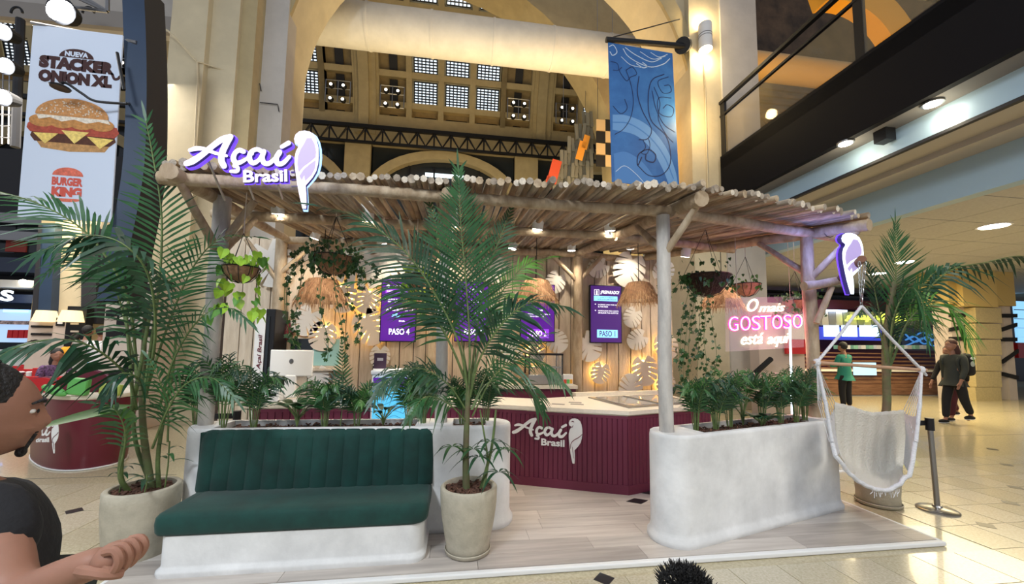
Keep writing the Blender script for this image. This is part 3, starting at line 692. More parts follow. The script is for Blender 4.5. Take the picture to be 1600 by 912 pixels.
# braces
for a_, b_ in (((P1[0], P1[1], 2.28), (P1[0]+.02, 3.05, zr(3.1)-.04)), ((P1[0], P1[1]+.02, 2.3), (P1[0]-.05, 4.25, zr(4.2)-.05)), ((P1[0], P1[1], 2.35), (P1[0]+.28, 3.55, zr(3.5)-.02)),
               ((P3[0], P3[1], 2.33), (1.87, 2.80, zr(2.8)-.03)), ((P3[0], P3[1]+.02, 2.38), (1.76, 3.62, zr(3.6)-.04)), ((P3[0], P3[1], 2.42), (1.92, 3.30, zr(3.3)-.04)),
               ((P4[0], P4[1], 2.28), (3.84, 3.22, zr(3.2)-.04)), ((P4[0], P4[1]+.02, 2.36), (3.52, 4.1, zr(4.1)-.04)),
               ((1.86, 5.84, 2.55), (1.40, 5.82, zr(5.8)-.03)), ((1.86, 5.84, 2.55), (2.24, 5.82, zr(5.8)-.03)), ((-2.5, 5.84, 2.5), (-2.05, 5.82, zr(5.8)-.03)), ((-2.5, 5.84, 2.4), (-2.95, 5.82, zr(5.8)-.03)), ((P2[0], P2[1], 2.4), (-.14, 3.1, zr(3.1)-.03))):
    log('brace', a_, b_, .034, .03, k=3)
# canes
def cane(a_, b_, sh=None):
    r = random.uniform(.024, .034); a_, b_ = Vector(a_), Vector(b_); k = 4; pts = []
    for i in range(k+1):
        t = i/k; pts.append(a_.lerp(b_, t)+Vector((random.uniform(-1, 1)*.014, 0, random.uniform(-1, 1)*.012)))
    mb = MB().tube(pts, [r*random.uniform(.88, 1.1) for _ in pts], 7, 0)
    mb.m[-2] = 1; mb.m[-1] = 1
    mb.build('cane', [random.choice(m_cane), random.choice((m_caneend, m_caneend2, m_cane[1], m_cane[0]))], pg, 60)
x = -2.12
while x < 1.80:
    y0 = min(3.03, 2.93-.145*x)+random.uniform(-.045, .04); y1 = 6.05
    fan = .0 + .03*random.uniform(-1, 1)
    cane(zr3(x, y0, .085+random.uniform(-.006, .012)), zr3(x+fan, y1, .085)); x += random.uniform(.050, .060)
s = 0
while s < 2.30:
    f = Vector((1.82, 2.70, 0))+Vector((.962, .20+.02*s, 0))*s*1.0+wn*random.uniform(-.07, .07); t = 3.05
    if f.x+wn.x*t < 1.78: t = max(.25, (f.x-1.76)/.272)
    e = f+wn*t
    if f.x < 1.95: e = f + Vector((-.05, min(t, 3), 0))
    cane(zr3(f.x, f.y, .105+random.uniform(-.006, .014)), zr3(e.x, e.y, .10)); s += random.uniform(.050, .060)
# thin lashing wires where beams cross posts
for x, y in ((-2.14, 3.08), (1.86, 3.06), (3.78, 3.45), (-.11, 3.08)):
    MB().tube([(x+.066*math.cos(q*.6), y, zr(y)+.066*math.sin(q*.6)) for q in range(12)], .004, 4).build('lashing', m_blackm, pg)
# hammock arm log
arm0 = Vector((3.52, 3.50, atY(1258, 447, 3.5).z)); armE = atY(1347, 404, 2.98); arm1 = Vector(armE)
log('hammock_arm', atY(1256, 447, 3.45), atY(1322, 436, 3.40), .045, .04, k=3)
log('hammock_arm', atY(1276, 505, 3.48), atY(1300, 448, 3.44), .03, .028, k=2)
log('hammock_arm', atY(1310, 438, 3.42), armE, .036, .034, k=2, m=mat('dark_log', (.16, .07, .04), .8, bump=.3))

# ---------------------------------------------------------------- plank wall with cut-out leaves, screens
WY = 6.0
pw = thing('plank_wall', 'pale plank back wall with white cut-out leaves and warm halos', 'wall', (.3, WY, 0))
x = -3.25; pzt = zr(6.0)+.03
while x < 3.42:
    wd_ = random.uniform(.15, .21); 
    if -2.62 < x < -2.42: x += .0
    zz0 = .03; m_ = random.choice(m_plank)
    if -2.56 < x+wd_/2 < -1.50 and False: pass
    MB().rbox((x+wd_/2, WY+.012+random.uniform(0, .008), (zz0+pzt)/2), (wd_-.012, .024, pzt-zz0), .004, None, 0, 1).build('plank', m_, pw)
    x += wd_
MB().bb(-3.3, 3.42, WY+.03, WY+.06, .03, pzt).build('wall_backing', mat('gap_shadow', (.05, .03, .02), .9), pw)
m_cut = mat('cutout_board', (.62, .52, .42), .7); m_cutw = mat('cutout_white', (.70, .66, .60), .7)
def monstera():
    def pt(t): return Vector((.86*max(0, math.sin(PI*t*.90))**.85*(1+.10*t), -1.05*math.cos(PI*t*.86)))
    side = []; slits = (.27, .42, .57, .72); n = 30
    ts = sorted([t/n for t in range(n+1) if min(abs(t/n-s_) for s_ in slits) > .03] + [s_+d for s_ in slits for d in (-.026, .026)] + list(slits))
    for t in ts:
        p = pt(t)
        if t in slits: p = Vector((p.x*.24, p.y*.72+.24))
        side.append((p.x, p.y))
    side.append((.0001, .52))
    return side + [(-x, y) for x, y in side[::-1] if x > 1e-6]
MON = monstera()
# (centre px, centre py, radius m, tilt degrees, lit)
leaves_ = [(425, 410, .34, 20, 0), (560, 410, .42, 60, 0), (606, 408, .36, -20, 0), (480, 500, .22, -30, 0), (535, 462, .24, 10, 1), (575, 468, .20, -12, 1), (578, 510, .27, 30, 1), (505, 524, .21, -14, 1),
           (594, 556, .16, 0, 0), (498, 588, .16, 10, 0), (868, 440, .18, -25, 0), (869, 532, .19, 40, 0), (800, 545, .20, -10, 0), (783, 490, .22, 15, 0), (935, 418, .18, -60, 0), (983, 420, .30, -20, 0), (1036, 424, .20, 150, 0), (988, 495, .17, -30, 0), (996, 530, .18, -60, 0),
           (918, 540, .24, 25, 0), (834, 552, .20, 180, 1), (938, 582, .17, -15, 1), (1007, 578, .24, 8, 1), (1040, 540, .22, 20, 1), (985, 606, .22, 170, 0), (660, 425, .24, 20, 0), (688, 510, .2, 0, 1), (770, 420, .22, 0, 0), (1040, 600, .18, 0, 1), (790, 600, .2, 20, 0)]
for px, py, R, tl, lit in leaves_:
    c = atY(px, py, WY-.07); M = facing(c) @ Matrix.Rotation(math.radians(tl), 4, 'Z')
    o = MB().prism([(x*R, y*R) for x, y in MON], 0, .018, M).build('leaf_cutout', m_cut if lit else m_cutw, pw)
    if lit:
        o['label'] = 'backlit leaf cut-out with a warm halo'
        n = 26; MB().tube([M @ Vector((math.cos(2*PI*i/n)*.50*R, math.sin(2*PI*i/n)*.62*R, -.045)) for i in range(n+1)], .012, 5, 0, False).build('led_loop', m_led, o)
# ---- hatch in the wall
hc = atY(493, 550, WY-.02)
MB().box(hc, (.78, .04, .44)).build('hatch_frame', m_plank[0], pw); MB().box(hc+Vector((-.18, -.022, 0)), (.30, .01, .38)).build('hatch_dark_pane', m_glassd, pw)
MB().box(hc+Vector((.15, -.022, 0)), (.36, .01, .38)).build('hatch_frosted_pane', mat('frosted_teal', (.30, .52, .48), .5), pw)
MB().box(hc+Vector((0, -.06, -.24)), (.95, .12, .03)).build('hatch_shelf', m_plank[0], pw)
# ---- screens
m_scr = emi('screen_violet', (.11, .006, .34), .55); m_scrd = emi('screen_violet_deep', (.055, .01, .16), .7); m_txt = emi('screen_text', (.95, .95, 1), 1.3); m_cy = emi('screen_cyan', (.25, .68, 1), 1.1); m_vio = emi('screen_band', (.30, .04, .72), .9)
def screen(x0, x1, y0, y1, face, lab, items):
    Y = WY-.12; o = atY(x0, y0, Y); a_ = atY(x1, y0+(x1-x0)*.02, Y); b_ = atY(x0, y1, Y); a_.z = o.z; a_.y = o.y; b_.x = o.x; b_.y = o.y
    t = thing('menu_screen', lab, 'screen', tuple((o+a_+2*(b_-o))/2), 'menu screens on the plank wall')
    W_ = a_.x-o.x; H_ = o.z-b_.z; c = Vector((o.x+W_/2, Y+.03, o.z-H_/2))
    MB().rbox(c, (W_+.03, .06, H_+.03), .008).build('housing', m_blackm, t)
    M = plane3(Vector((o.x, Y-.002, o.z)), Vector((a_.x, Y-.002, o.z)), Vector((o.x, Y-.002, b_.z)), 100, 200)
    MB().prism([(0, 200), (100, 200), (100, 0), (0, 0)], 0, .001, M).build('display', face, t)
    MB().tube([c+Vector((0, .03, 0)), c+Vector((0, .10, 0))], .05, 8).build('wall_mount', m_blackm, t)
    for it in items:
        if it[0] == 'b': MB().prism([(it[1], it[4]), (it[3], it[4]), (it[3], it[2]), (it[1], it[2])], .001, .002, M).build('display_band', it[5], t)
        elif it[0] == 'l':
            g = MB()
            for (u0, v0), (u1, v1) in zip(it[1][:-1], it[1][1:]): ribbon(g, [(u0, v0), (u1, v1)], 1.2, M, .001, .002, sub=2)
            g.build('display_line', it[2], t)
        elif it[0] == 's':
            g = MB(); k = it[3]
            for kk, (p, w_) in enumerate(ACAI): ribbon(g, [((x-85)*k+it[1], (y-150)*k+it[2]) for x, y in p], [q*k for q in w_], M, .001, .002+kk*.0002, sub=4)
            g.build('script_lettering', it[4], t)
        else: fit_text(t, it[1], (it[2], it[5]), (it[4], it[3]), M, it[6], .0025, it[7] if len(it) > 7 else .01)
    return t
screen(923, 970, 446, 534, m_scrd, 'right-hand violet menu screen with a blue step 1 tag', [('b', 10, 36, 88, 54, m_cy), ('b', 20, 156, 88, 184, m_cy), ('t', '1', 17, 17, 22, 31, m_txt), ('l', [(12, 14), (27, 14), (27, 33), (12, 33), (12, 14)], m_txt), ('t', '¿PREPARADO?', 32, 16, 94, 31, m_txt, .02), ('t', 'ELEGÍ TU TAMAÑO', 32, 39, 76, 43, m_scrd), ('t', 'ACERCATE AL MOSTRADOR', 22, 46, 84, 50, m_scrd),
    ('t', 'INGRESÁ UNO POR UNO', 24, 64, 92, 69, m_txt), ('t', 'EL POR PESO', 24, 72, 56, 77, m_txt), ('t', '•', 13, 64, 17, 68, m_txt), ('t', 'PODÉS ELEGIR VASO O BOWL', 24, 86, 92, 91, m_txt), ('t', 'SIN ELEGIR TUS GUSTITOS', 24, 94, 90, 99, m_txt), ('t', '•', 13, 86, 17, 90, m_txt), ('t', 'PASO 1', 28, 160, 80, 180, m_scrd, .02)])
screen(815, 866, 444, 532, m_scr, 'violet menu screen with step 2, second from the right', [('b', 18, 158, 84, 190, m_vio), ('t', 'PASO 2', 26, 164, 76, 184, m_txt, .02), ('t', 'RECORRÉ DÁNDOLE ESPACIO', 20, 102, 88, 107, m_txt), ('t', 'PARA LO QUE VIENE', 20, 111, 68, 116, m_txt), ('t', '•', 12, 102, 16, 106, m_txt), ('t', 'MEZCLAR', 22, 88, 66, 94, m_txt), ('b', 12, 30, 88, 50, m_vio)])
screen(713, 763, 440, 532, m_scr, 'violet menu screen with step 3 behind the palm fronds', [('t', 'PASO 3', 28, 160, 82, 180, m_txt, .02), ('t', 'TOPPINGS', 40, 22, 80, 34, m_txt), ('t', 'SALSAS', 46, 62, 70, 70, m_txt), ('t', 'Y FRUTAS', 56, 98, 84, 106, m_txt), ('t', 'CEREAL', 60, 126, 84, 132, m_txt)])
screen(598, 651, 436, 532, m_scr, 'left-hand violet menu screen with step 4 and white script', [('t', '4', 12, 14, 22, 27, m_txt, .02), ('t', 'DISFRUTÁ', 32, 15, 90, 27, m_txt, .01), ('b', 10, 32, 88, 46, m_vio), ('t', 'ELEGISTE UN GUSTO', 14, 36, 70, 41, m_txt), ('t', 'ELEGÍ BIEN Y', 18, 62, 66, 67, m_txt), ('t', 'PESALO EN CAJA', 18, 71, 70, 76, m_txt), ('t', '•', 9, 62, 13, 66, m_txt), ('t', 'A DISFRUTAR TU', 14, 92, 92, 103, m_txt, .015), ('s', 30, 110, .052, m_cy), ('t', 'BRASIL', 52, 133, 70, 138, m_txt, .02), ('t', 'PASO 4', 24, 160, 84, 180, m_txt, .02)])
# ================================================================ LAMPS OF THE KIOSK
def spot(px, py, Y, lab, tilt=(0, .35, -1), pw_=48):
    c = atY(px, py, Y); t = thing('track_spot', 'white cylinder spotlight, '+lab, 'spotlight', tuple(c), 'kiosk spotlights')
    d = Vector(tilt).normalized(); s = c - d*.05
    MB().tube([s-d*.13, s+d*.075], .062, 20).build('lamp_body', m_white, t, 50)
    MB().tube([s+d*.0755, s+d*.079], .054, 18).build('lamp_lens', m_lamp, t)
    b = Vector((c.x, c.y, zr(Y)+.0)); MB().tube([s-d*.02+Vector((.068, 0, 0)), s+Vector((.03, 0, .09)), b+Vector((0, 0, -.02))], .006, 5).tube([s-d*.02-Vector((.068, 0, 0)), s+Vector((-.03, 0, .09)), b+Vector((0, 0, -.02))], .006, 5).build('bracket', m_blackm, t)
    l = bpy.data.lights.new('spot_beam', 'SPOT'); l.energy = pw_; l.color = (1, .86, .66); l.spot_size = 2.0; l.spot_blend = .7; l.shadow_soft_size = .04
    o = bpy.data.objects.new('spot_beam', l); C.objects.link(o); o.location = c+d*.045; o.rotation_euler = d.to_track_quat('-Z', 'Y').to_euler()
for a in ((434, 330, 4.18, 'leftmost of the front row', (.0, .3, -1)), (575, 342, 4.18, 'second of the front row, right of the glowing parrot', (0, .3, -1)), (708, 350, 4.18, 'third of the front row, seen through the palm'), (840, 355, 4.18, 'fourth of the front row, above the step 2 screen', (-.1, .2, -1)), (953, 357, 4.18, 'fifth of the front row, above the step 1 screen', (.1, .2, -1)),
          (1174, 376, 4.45, 'rightmost, above the pink neon', (.0, .2, -1)), (492, 370, 5.6, 'leftmost of the back row', (-.3, .1, -1)), (597, 379, 5.6, 'second of the back row, half behind palm leaves', (.3, .2, -1)), (704, 381, 5.6, 'third of the back row, behind the palm'), (801, 386, 5.6, 'fourth of the back row, under the roof', (-.2, 0, -1)), (893, 389, 5.6, 'fifth of the back row, left of the corner post', (0, .1, -1)), (985, 386, 5.6, 'unlit looking one right of the corner post', (.2, .4, -1)), (1071, 398, 4.9, 'just right of the white front post')):
    spot(*a, pw_=24 if a[2] > 5 else 46)
def pendant(px, py, Y, wpx, lab, straw=(.42, .27, .13)):
    c = atY(px, py, Y); R_ = wpx/2/610*Y*1.02; t = thing('straw_pendant', lab, 'lamp', tuple(c), 'straw pendant lamps')
    MB().tube([c+Vector((0, 0, R_*.6)), (c.x, c.y, zr(Y))], .005, 5).build('cord', m_blackm, t)
    MB().lathe([(.36*R_, .66*R_), (.5*R_, .62*R_), (.66*R_, .35*R_), (.80*R_, 0), (.86*R_, -.25*R_)], c, 24).build('shade', m_straw, t)
    fr = MB()
    for i in range(760):
        a_ = random.random()*2*PI; u = random.random(); z0 = (.62-.85*u)*R_; r0 = (.5+.40*u)*R_
        p = c+Vector((math.cos(a_)*r0, math.sin(a_)*r0, z0)); L = random.uniform(.25, .5)*R_; out_ = random.uniform(.10, .5)
        q = p+Vector((math.cos(a_+random.uniform(-.5, .5))*L*out_, math.sin(a_+random.uniform(-.5, .5))*L*out_, -L*random.uniform(.55, 1)))
        fr.tube([p, p.lerp(q, .5)+Vector((0, 0, .04*R_)), q], [.0045, .004, .002], 3, random.randint(0, 1), False)
    stuff(fr.build('straw_fringe', [m_straw, m_straw2], t))
    MB().ell(c+Vector((0, -.0, .1*R_)), (.05, .05, .06), 12, 8).build('bulb', emi('bulb', (1, .82, .45), 6) if 'bulb' not in bpy.data.materials else bpy.data.materials['bulb'], t)
    point('pendant_light', c+Vector((0, 0, -.15*R_)), 11, (1, .8, .5), .05)
m_straw = mat('straw', (.30, .165, .085), .85, var=.3, scale=30); m_straw2 = mat('straw_pale', (.48, .30, .17), .85)
pendant(503, 462, 4.9, 76, 'straw fringe pendant lamp wrapped by hanging ivy at the left')
pendant(662, 468, 4.9, 66, 'straw fringe pendant lamp mostly hidden behind the palm')
pendant(838, 460, 4.7, 72, 'straw fringe pendant lamp in front of the step 2 screen')
pendant(998, 462, 4.6, 68, 'straw fringe pendant lamp right of the step 1 screen')
pendant(1128, 470, 4.9, 70, 'straw fringe pendant lamp tinted pink above the neon words')

# ================================================================ PLANTS
def leaf_strip(mb, p, d, L, w, hang, up, m=0, seg=3, fold=0):
    d = d.normalized(); sd = d.cross(up)
    if sd.length < 1e-3: sd = d.cross(Vector((1, .2, 0)))
    sd.normalize(); vs = []; prof = [(0, .35), (.3, 1), (.68, .75), (1, 0)] if seg == 3 else [(0, .4), (.45, 1), (1, 0)]
    for s_, ww in prof:
        c = p + d*L*s_ + Vector((0, 0, -hang*L*s_*s_))
        if ww == 0: vs.append(c)
        else: vs += [c+sd*w*ww*.5, c-sd*w*ww*.5]
    n = len(prof)-1; fs = [(2*i, 2*i+1, 2*i+3, 2*i+2) for i in range(n-1)] + [(2*n-2, 2*n-1, 2*n)]
    mb.add(vs, fs, m)
def frond(parent, pts, ll, n=34, w=.022, hang=.35, start=.22, mt=None, stemr=.011, ang=.9, sidev=None, name='frond', tipf=.45, jit=.12):
    P = cat(pts, 8); k = len(P)-1
    cum = [0]
    for i in range(k): cum.append(cum[-1]+(P[i+1]-P[i]).length)
    def at(t):
        s_ = t*cum[-1]; i = 0
        while i < k-1 and cum[i+1] < s_: i += 1
        u = (s_-cum[i])/max(1e-6, cum[i+1]-cum[i]); return P[i].lerp(P[i+1], u), (P[i+1]-P[i]).normalized()
    mb = MB().tube(P, [stemr*(1-.85*i/k) for i in range(k+1)], 5, 1)
    for i in range(n):
        t = start+(1-start)*(i+.5)/n; p, T = at(t)
        if sidev is None:
            az = abs(T.z); N = Vector((0, 0, 1))*(1-az) + Vector((.1, -1, .1))*az; N = (N-T*N.dot(T)).normalized()
        else: N = (Vector(sidev)-T*Vector(sidev).dot(T)).normalized()
        sd = T.cross(N).normalized(); u = (t-start)/(1-start)
        L = ll*(math.sin(PI*min(1, .16+u*.95)**.8)*.75+.25 if u < .97 else .45)*random.uniform(1-jit, 1+jit)*(1 if u < .8 else 1-(u-.8)*1.4)
        a_ = ang*(1-.45*u)
        for s_ in (1, -1):
            d = sd*s_*math.sin(a_)+T*math.cos(a_)+N*random.uniform(.0, .22)+Vector((0, 0, random.uniform(-.08, .05)))
            leaf_strip(mb, p, d, L, w*random.uniform(.8, 1.15), hang*random.uniform(.6, 1.4), N, 0)
    p, T = at(.995); leaf_strip(mb, p, T, ll*tipf, w, hang*.5, Vector((.1, -.8, .6)))
    return mb.build(name, [mt or m_leaf, m_stem], parent)
def pot(root, c, r, h, rb=None, lip=.03, saucer=None, z0=.0):
    rb = rb or r*.72; c = Vector((c[0], c[1], z0)); zb = .02 if saucer else 0
    prof = [(rb, zb), (rb+.01, zb+.01)]
    for i in range(1, 9):
        t = i/8; prof.append((rb+(r*1.03-rb)*math.sin(PI/2*min(1, t*1.05)), zb+(h-zb)*t*.985))
    prof += [(r, h), (r-.012, h+.006), (r-lip, h), (r-lip-.004, h-.05), (.01, h-.05)]
    MB().lathe(prof, c, 36).build('pot', m_pot, root, 60)
    if saucer: MB().lathe([(saucer*.92, 0), (saucer, .008), (saucer*1.03, .03), (saucer*1.0, .034), (saucer*.95, .016), (.02, .014)], c, 32).build('saucer', m_pot, root, 60)
    MB().lathe([(r-lip-.002, h-.055), (r-lip-.004, h-.04), (.4*r, h-.032), (.01, h-.03)], c, 24).build('soil', m_soil, root)
    ch = MB()
    for i in range(170):
        a_ = random.random()*2*PI; q = math.sqrt(random.random())*(r-lip-.02)
        ch.box(c+Vector((math.cos(a_)*q, math.sin(a_)*q, h-.028+random.random()*.014)), (random.uniform(.02, .06), random.uniform(.01, .025), .009), Euler((random.uniform(-.5, .5), random.uniform(-.5, .5), random.random()*6)).to_matrix())
    stuff(ch.build('bark_mulch', m_chip, root))
def A(*t): return [atY(*q) if len(q) == 3 else Vector(q) for q in t]
def stem(root, pts, r0, r1, m=None, name='stem'):
    P = cat(pts, 5); k = len(P)-1; MB().tube(P, [r0+(r1-r0)*i/k for i in range(k+1)], 8).build(name, m or m_stem, root, 60)
m_leafy2 = leafmat('palm_leaf_mid', (.025, .09, .02), (.06, .18, .035))
# ---- left palm
pl = thing('potted_palm', 'tall many-stemmed palm in a round stone pot left of the green bench', 'plant', (-2.30, 3.42, 0))
pc = (-2.24, 3.30); pot(pl, pc, .215, .49, rb=.18); B = Vector((*pc, .45))
Yp = 3.28
stem(pl, [B+Vector((.05, 0, 0)), atY(222, 640, Yp), atY(228, 480, Yp)], .026, .014, m_trunk, 'trunk')
stem(pl, [B+Vector((-.07, -.03, 0)), atY(188, 730, Yp-.1), atY(214, 600, Yp-.1), atY(238, 470, Yp-.1)], .018, .010)
stem(pl, [B+Vector((.10, .0, 0)), atY(248, 700, Yp), atY(268, 590, Yp), atY(276, 520, Yp)], .016, .008)
stem(pl, [B+Vector((.02, .06, 0)), atY(212, 690, Yp+.1), atY(206, 600, Yp+.1), atY(196, 480, Yp+.1)], .016, .009)
frond(pl, A((222, 640, 3.28), (236, 540, 3.25), (250, 430, 3.2), (252, 330, 3.15), (238, 240, 3.12), (228, 188, 3.1)), .40, 40, .020, .18, .22, m_leaf, .013, 1.15, (0, -1, .2))
frond(pl, A((228, 620, 3.28), (243, 520, 3.1), (232, 430, 2.95), (190, 380, 2.85), (130, 368, 2.8), (66, 392, 2.75)), .36, 26, .040, .95, .35, m_leaf2, .012, .95)
frond(pl, A((216, 600, 3.3), (200, 470, 3.3), (150, 380, 3.25), (85, 330, 3.2), (0, 300, 3.15), (-60, 300, 3.1)), .42, 34, .022, .40, .38, m_leaf, .011, .8)
frond(pl, A((214, 640, 3.2), (200, 590, 3.1), (150, 545, 2.9), (90, 530, 2.75), (20, 545, 2.65), (-40, 590, 2.6)), .34, 26, .030, .75, .25, m_leaf2, .010, .95)
frond(pl, A((232, 600, 3.3), (262, 510, 3.35), (300, 420, 3.35), (345, 372, 3.3), (400, 370, 3.2)), .34, 30, .016, .30, .25, m_leaf, .010, .9)
frond(pl, A((248, 640, 3.25), (272, 560, 3.2), (310, 500, 3.1), (352, 480, 3.0), (385, 500, 2.95)), .30, 26, .018, .5, .2, m_leaf, .009, .9)
frond(pl, A((222, 640, 3.35), (200, 520, 3.45), (170, 430, 3.5), (120, 395, 3.5), (70, 430, 3.5)), .30, 26, .018, .5, .3, m_leaf, .010, .9)
frond(pl, A((226, 620, 3.2), (215, 590, 3.05), (185, 585, 2.95), (165, 620, 2.9)), .2, 12, .026, .6, .2, m_leaf2, .008, .9)
frond(pl, A((238, 700, 3.2), (262, 640, 3.1), (290, 600, 3.05), (330, 590, 3.0), (365, 620, 2.95)), .30, 24, .018, .5, .2, m_leaf, .009, .9)
frond(pl, A((186, 740, 3.1), (196, 680, 3.05), (180, 640, 3.0), (150, 630, 2.95)), .22, 12, .022, .5, .3, m_leaf, .007, .9)
frond(pl, A((262, 690, 3.2), (262, 640, 3.15), (248, 590, 3.1), (232, 560, 3.1)), .24, 14, .018, .5, .2, m_leaf, .007, .9)
def blade(parent, p, d, L, W_, m, hang=.3, up=(0, 0, 1), name='leaf', r=7, fold=.12):
    p = Vector(p); d = Vector(d).normalized(); up = Vector(up); sd = d.cross(up).normalized(); nn_ = sd.cross(d); G = []
    for i in range(r+1):
        t = i/r; wv = W_*math.sin(PI*min(1, t**.75))**.8*.5; c = p+d*L*t+Vector((0, 0, -hang*L*t*t)); G.append([c+sd*wv+nn_*fold*wv, c, c-sd*wv+nn_*fold*wv])
    return MB().grid(G).build(name, m, parent, 60)
blade(pl, atY(208, 632, 3.1), atY(112, 652, 2.9)-atY(208, 632, 3.1), .46, .11, m_leafy, .05, (0, -.55, 1))
blade(pl, atY(214, 660, 3.15), atY(150, 600, 3.1)-atY(214, 660, 3.15), .3, .07, m_leafy, .3, (0, -.6, 1))
def seedling(root, p, h, n, L, W_, m):
    p = Vector(p); st = MB().tube([p, p+Vector((.01, 0, h*.5)), p+Vector((0, .01, h))], .005, 5).build('stem', m_stem, root)
    for i in range(n):
        a_ = i*2.4+random.random(); q = p+Vector((0, 0, h*(.55+.45*i/n))); blade(root, q, (math.cos(a_), math.sin(a_), .6), L*random.uniform(.8, 1.2), W_, m, .7)
seedling(pl, (pc[0]-.12, pc[1]-.05, .46), .20, 6, .15, .028, m_leaf2); seedling(pl, (pc[0]+.08, pc[1]-.11, .46), .14, 5, .15, .03, m_leaf2); seedling(pl, (pc[0]+.15, pc[1]-.02, .46), .35, 5, .18, .03, m_leaf)
# ---- centre palm
pm_ = thing('potted_palm', 'tall upright palm in a stone pot with a saucer, between bench and entrance', 'plant', (.12, 3.08, .03))
pc = (.12, 3.05); pot(pm_, pc, .205, .47, rb=.15, lip=.024, saucer=.165, z0=.03); B = Vector((*pc, .47)); Yc = 3.03
stem(pm_, [B+Vector((-.02, 0, 0)), atY(728, 700, Yc), atY(732, 600, Yc)], .028, .018, m_trunk, 'trunk')
stem(pm_, [B+Vector((.09, 0, 0)), atY(768, 700, Yc), atY(775, 640, Yc)], .014, .008)
stem(pm_, [B+Vector((.10, -.03, 0)), atY(762, 720, Yc), atY(750, 640, Yc)], .010, .006)
fr_ = [((732, 620), (734, 540), (728, 440), (720, 350), (716, 266)), ((732, 620), (718, 540), (680, 460), (630, 390), (560, 340), (500, 322)), ((730, 600), (700, 530), (660, 470), (600, 440), (560, 440)),
       ((734, 610), (752, 530), (782, 460), (820, 415), (858, 402)), ((734, 620), (750, 560), (790, 500), (835, 470), (880, 478)), ((732, 620), (745, 520), (760, 430), (790, 350), (800, 320)),
       ((728, 640), (700, 600), (655, 575), (610, 590), (585, 620)), ((738, 650), (770, 590), (810, 560), (850, 570), (880, 600)), ((738, 640), (760, 600), (800, 590), (835, 610), (850, 645)), ((730, 660), (700, 630), (665, 620), (640, 650)),
       ((733, 600), (715, 500), (690, 410), (680, 350), (672, 320)), ((736, 640), (775, 560), (830, 530), (860, 520))]
Ls = [(.44, 44, .020, .12), (.42, 40, .020, .35), (.36, 30, .020, .4), (.36, 32, .018, .45), (.38, 30, .026, .6), (.34, 30, .016, .2), (.26, 24, .018, .5), (.26, 24, .018, .55), (.24, 20, .018, .6), (.22, 18, .018, .6), (.34, 30, .016, .15), (.26, 22, .016, .5)]
for i, (f, (ll, n_, w_, h_)) in enumerate(zip(fr_, Ls)):
    k = len(f)-1; dy = (-.1, -.35, -.3, .25, -.4, .2, -.35, -.35, .1, -.4, .1, .3)[i]
    frond(pm_, [atY(x, y, Yc+dy*j/k) for j, (x, y) in enumerate(f)], ll, n_, w_, h_, .24 if i == 0 else .3, m_leafy if i == 3 else (m_leaf2 if i in (1, 4, 6) else m_leaf), .011 if i < 6 else .007, 1.0 if i in (0, 10) else .85, (0, -1, .2) if i in (0, 5, 10) else None)
for i, (x, y, h) in enumerate(((700, 700, .2), (752, 720, .2), (790, 705, .2), (782, 750, .12), (742, 705, .15), (765, 690, .2))):
    p = atY(x, y, Yc-.02*i)
    for j in range(6): a_ = j*1.1+i; blade(pm_, atY(732 if i < 2 or i == 4 else 770, 690, Yc).lerp(p, .8), (math.cos(a_), math.sin(a_)*.8, .35), random.uniform(.14, .24), .028, m_leaf2 if i % 2 else m_leaf, .8)
# ---- right palm
pr_ = thing('potted_palm', 'palm in a tall tapering stone pot behind the hammock chair', 'plant', (4.30, 3.55, .0))
pc = (4.30, 3.56); pot(pr_, pc, .195, .66, rb=.165, saucer=.185, z0=.0); B = Vector((*pc, .64)); Yr = 3.6
stem(pr_, [B, atY(1385, 640, Yr), atY(1384, 540, Yr), atY(1396, 440, Yr)], .042, .03, m_trunk, 'trunk')
for i, (f, ll, n_, w_, h_, m_) in enumerate((
    (((1388, 560), (1396, 480), (1400, 420), (1399, 350)), .46, 34, .018, .02, m_leaf), (((1388, 560), (1372, 480), (1358, 420), (1345, 400)), .3, 24, .02, .3, m_leaf2), (((1390, 560), (1420, 480), (1455, 430), (1490, 415)), .3, 26, .024, .25, m_leaf),
    (((1392, 570), (1430, 480), (1480, 425), (1540, 410), (1600, 400), (1660, 420)), .34, 28, .034, .9, m_leaf2), (((1392, 570), (1420, 500), (1465, 470), (1500, 500), (1515, 540)), .36, 24, .022, .6, m_leafy), (((1390, 580), (1395, 500), (1420, 450), (1440, 470), (1450, 530)), .34, 24, .022, .6, m_leaf),
    (((1388, 580), (1375, 520), (1360, 480), (1340, 490)), .26, 22, .016, .5, m_leaf2), (((1390, 590), (1400, 520), (1440, 500), (1470, 540)), .3, 22, .02, .7, m_leaf), (((1388, 600), (1390, 540), (1402, 480), (1410, 440)), .26, 24, .018, .3, m_leaf2))):
    k = len(f)-1; dy = (0, .3, -.2, -.5, -.5, -.4, -.3, .3, -.1)[i]
    frond(pr_, [atY(x, y, Yr+dy*j/k) for j, (x, y) in enumerate(f)], ll, n_, w_, h_, .34, m_, .010, .95 if i == 0 else .8, (0, -1, .2) if i in (0,) else None)

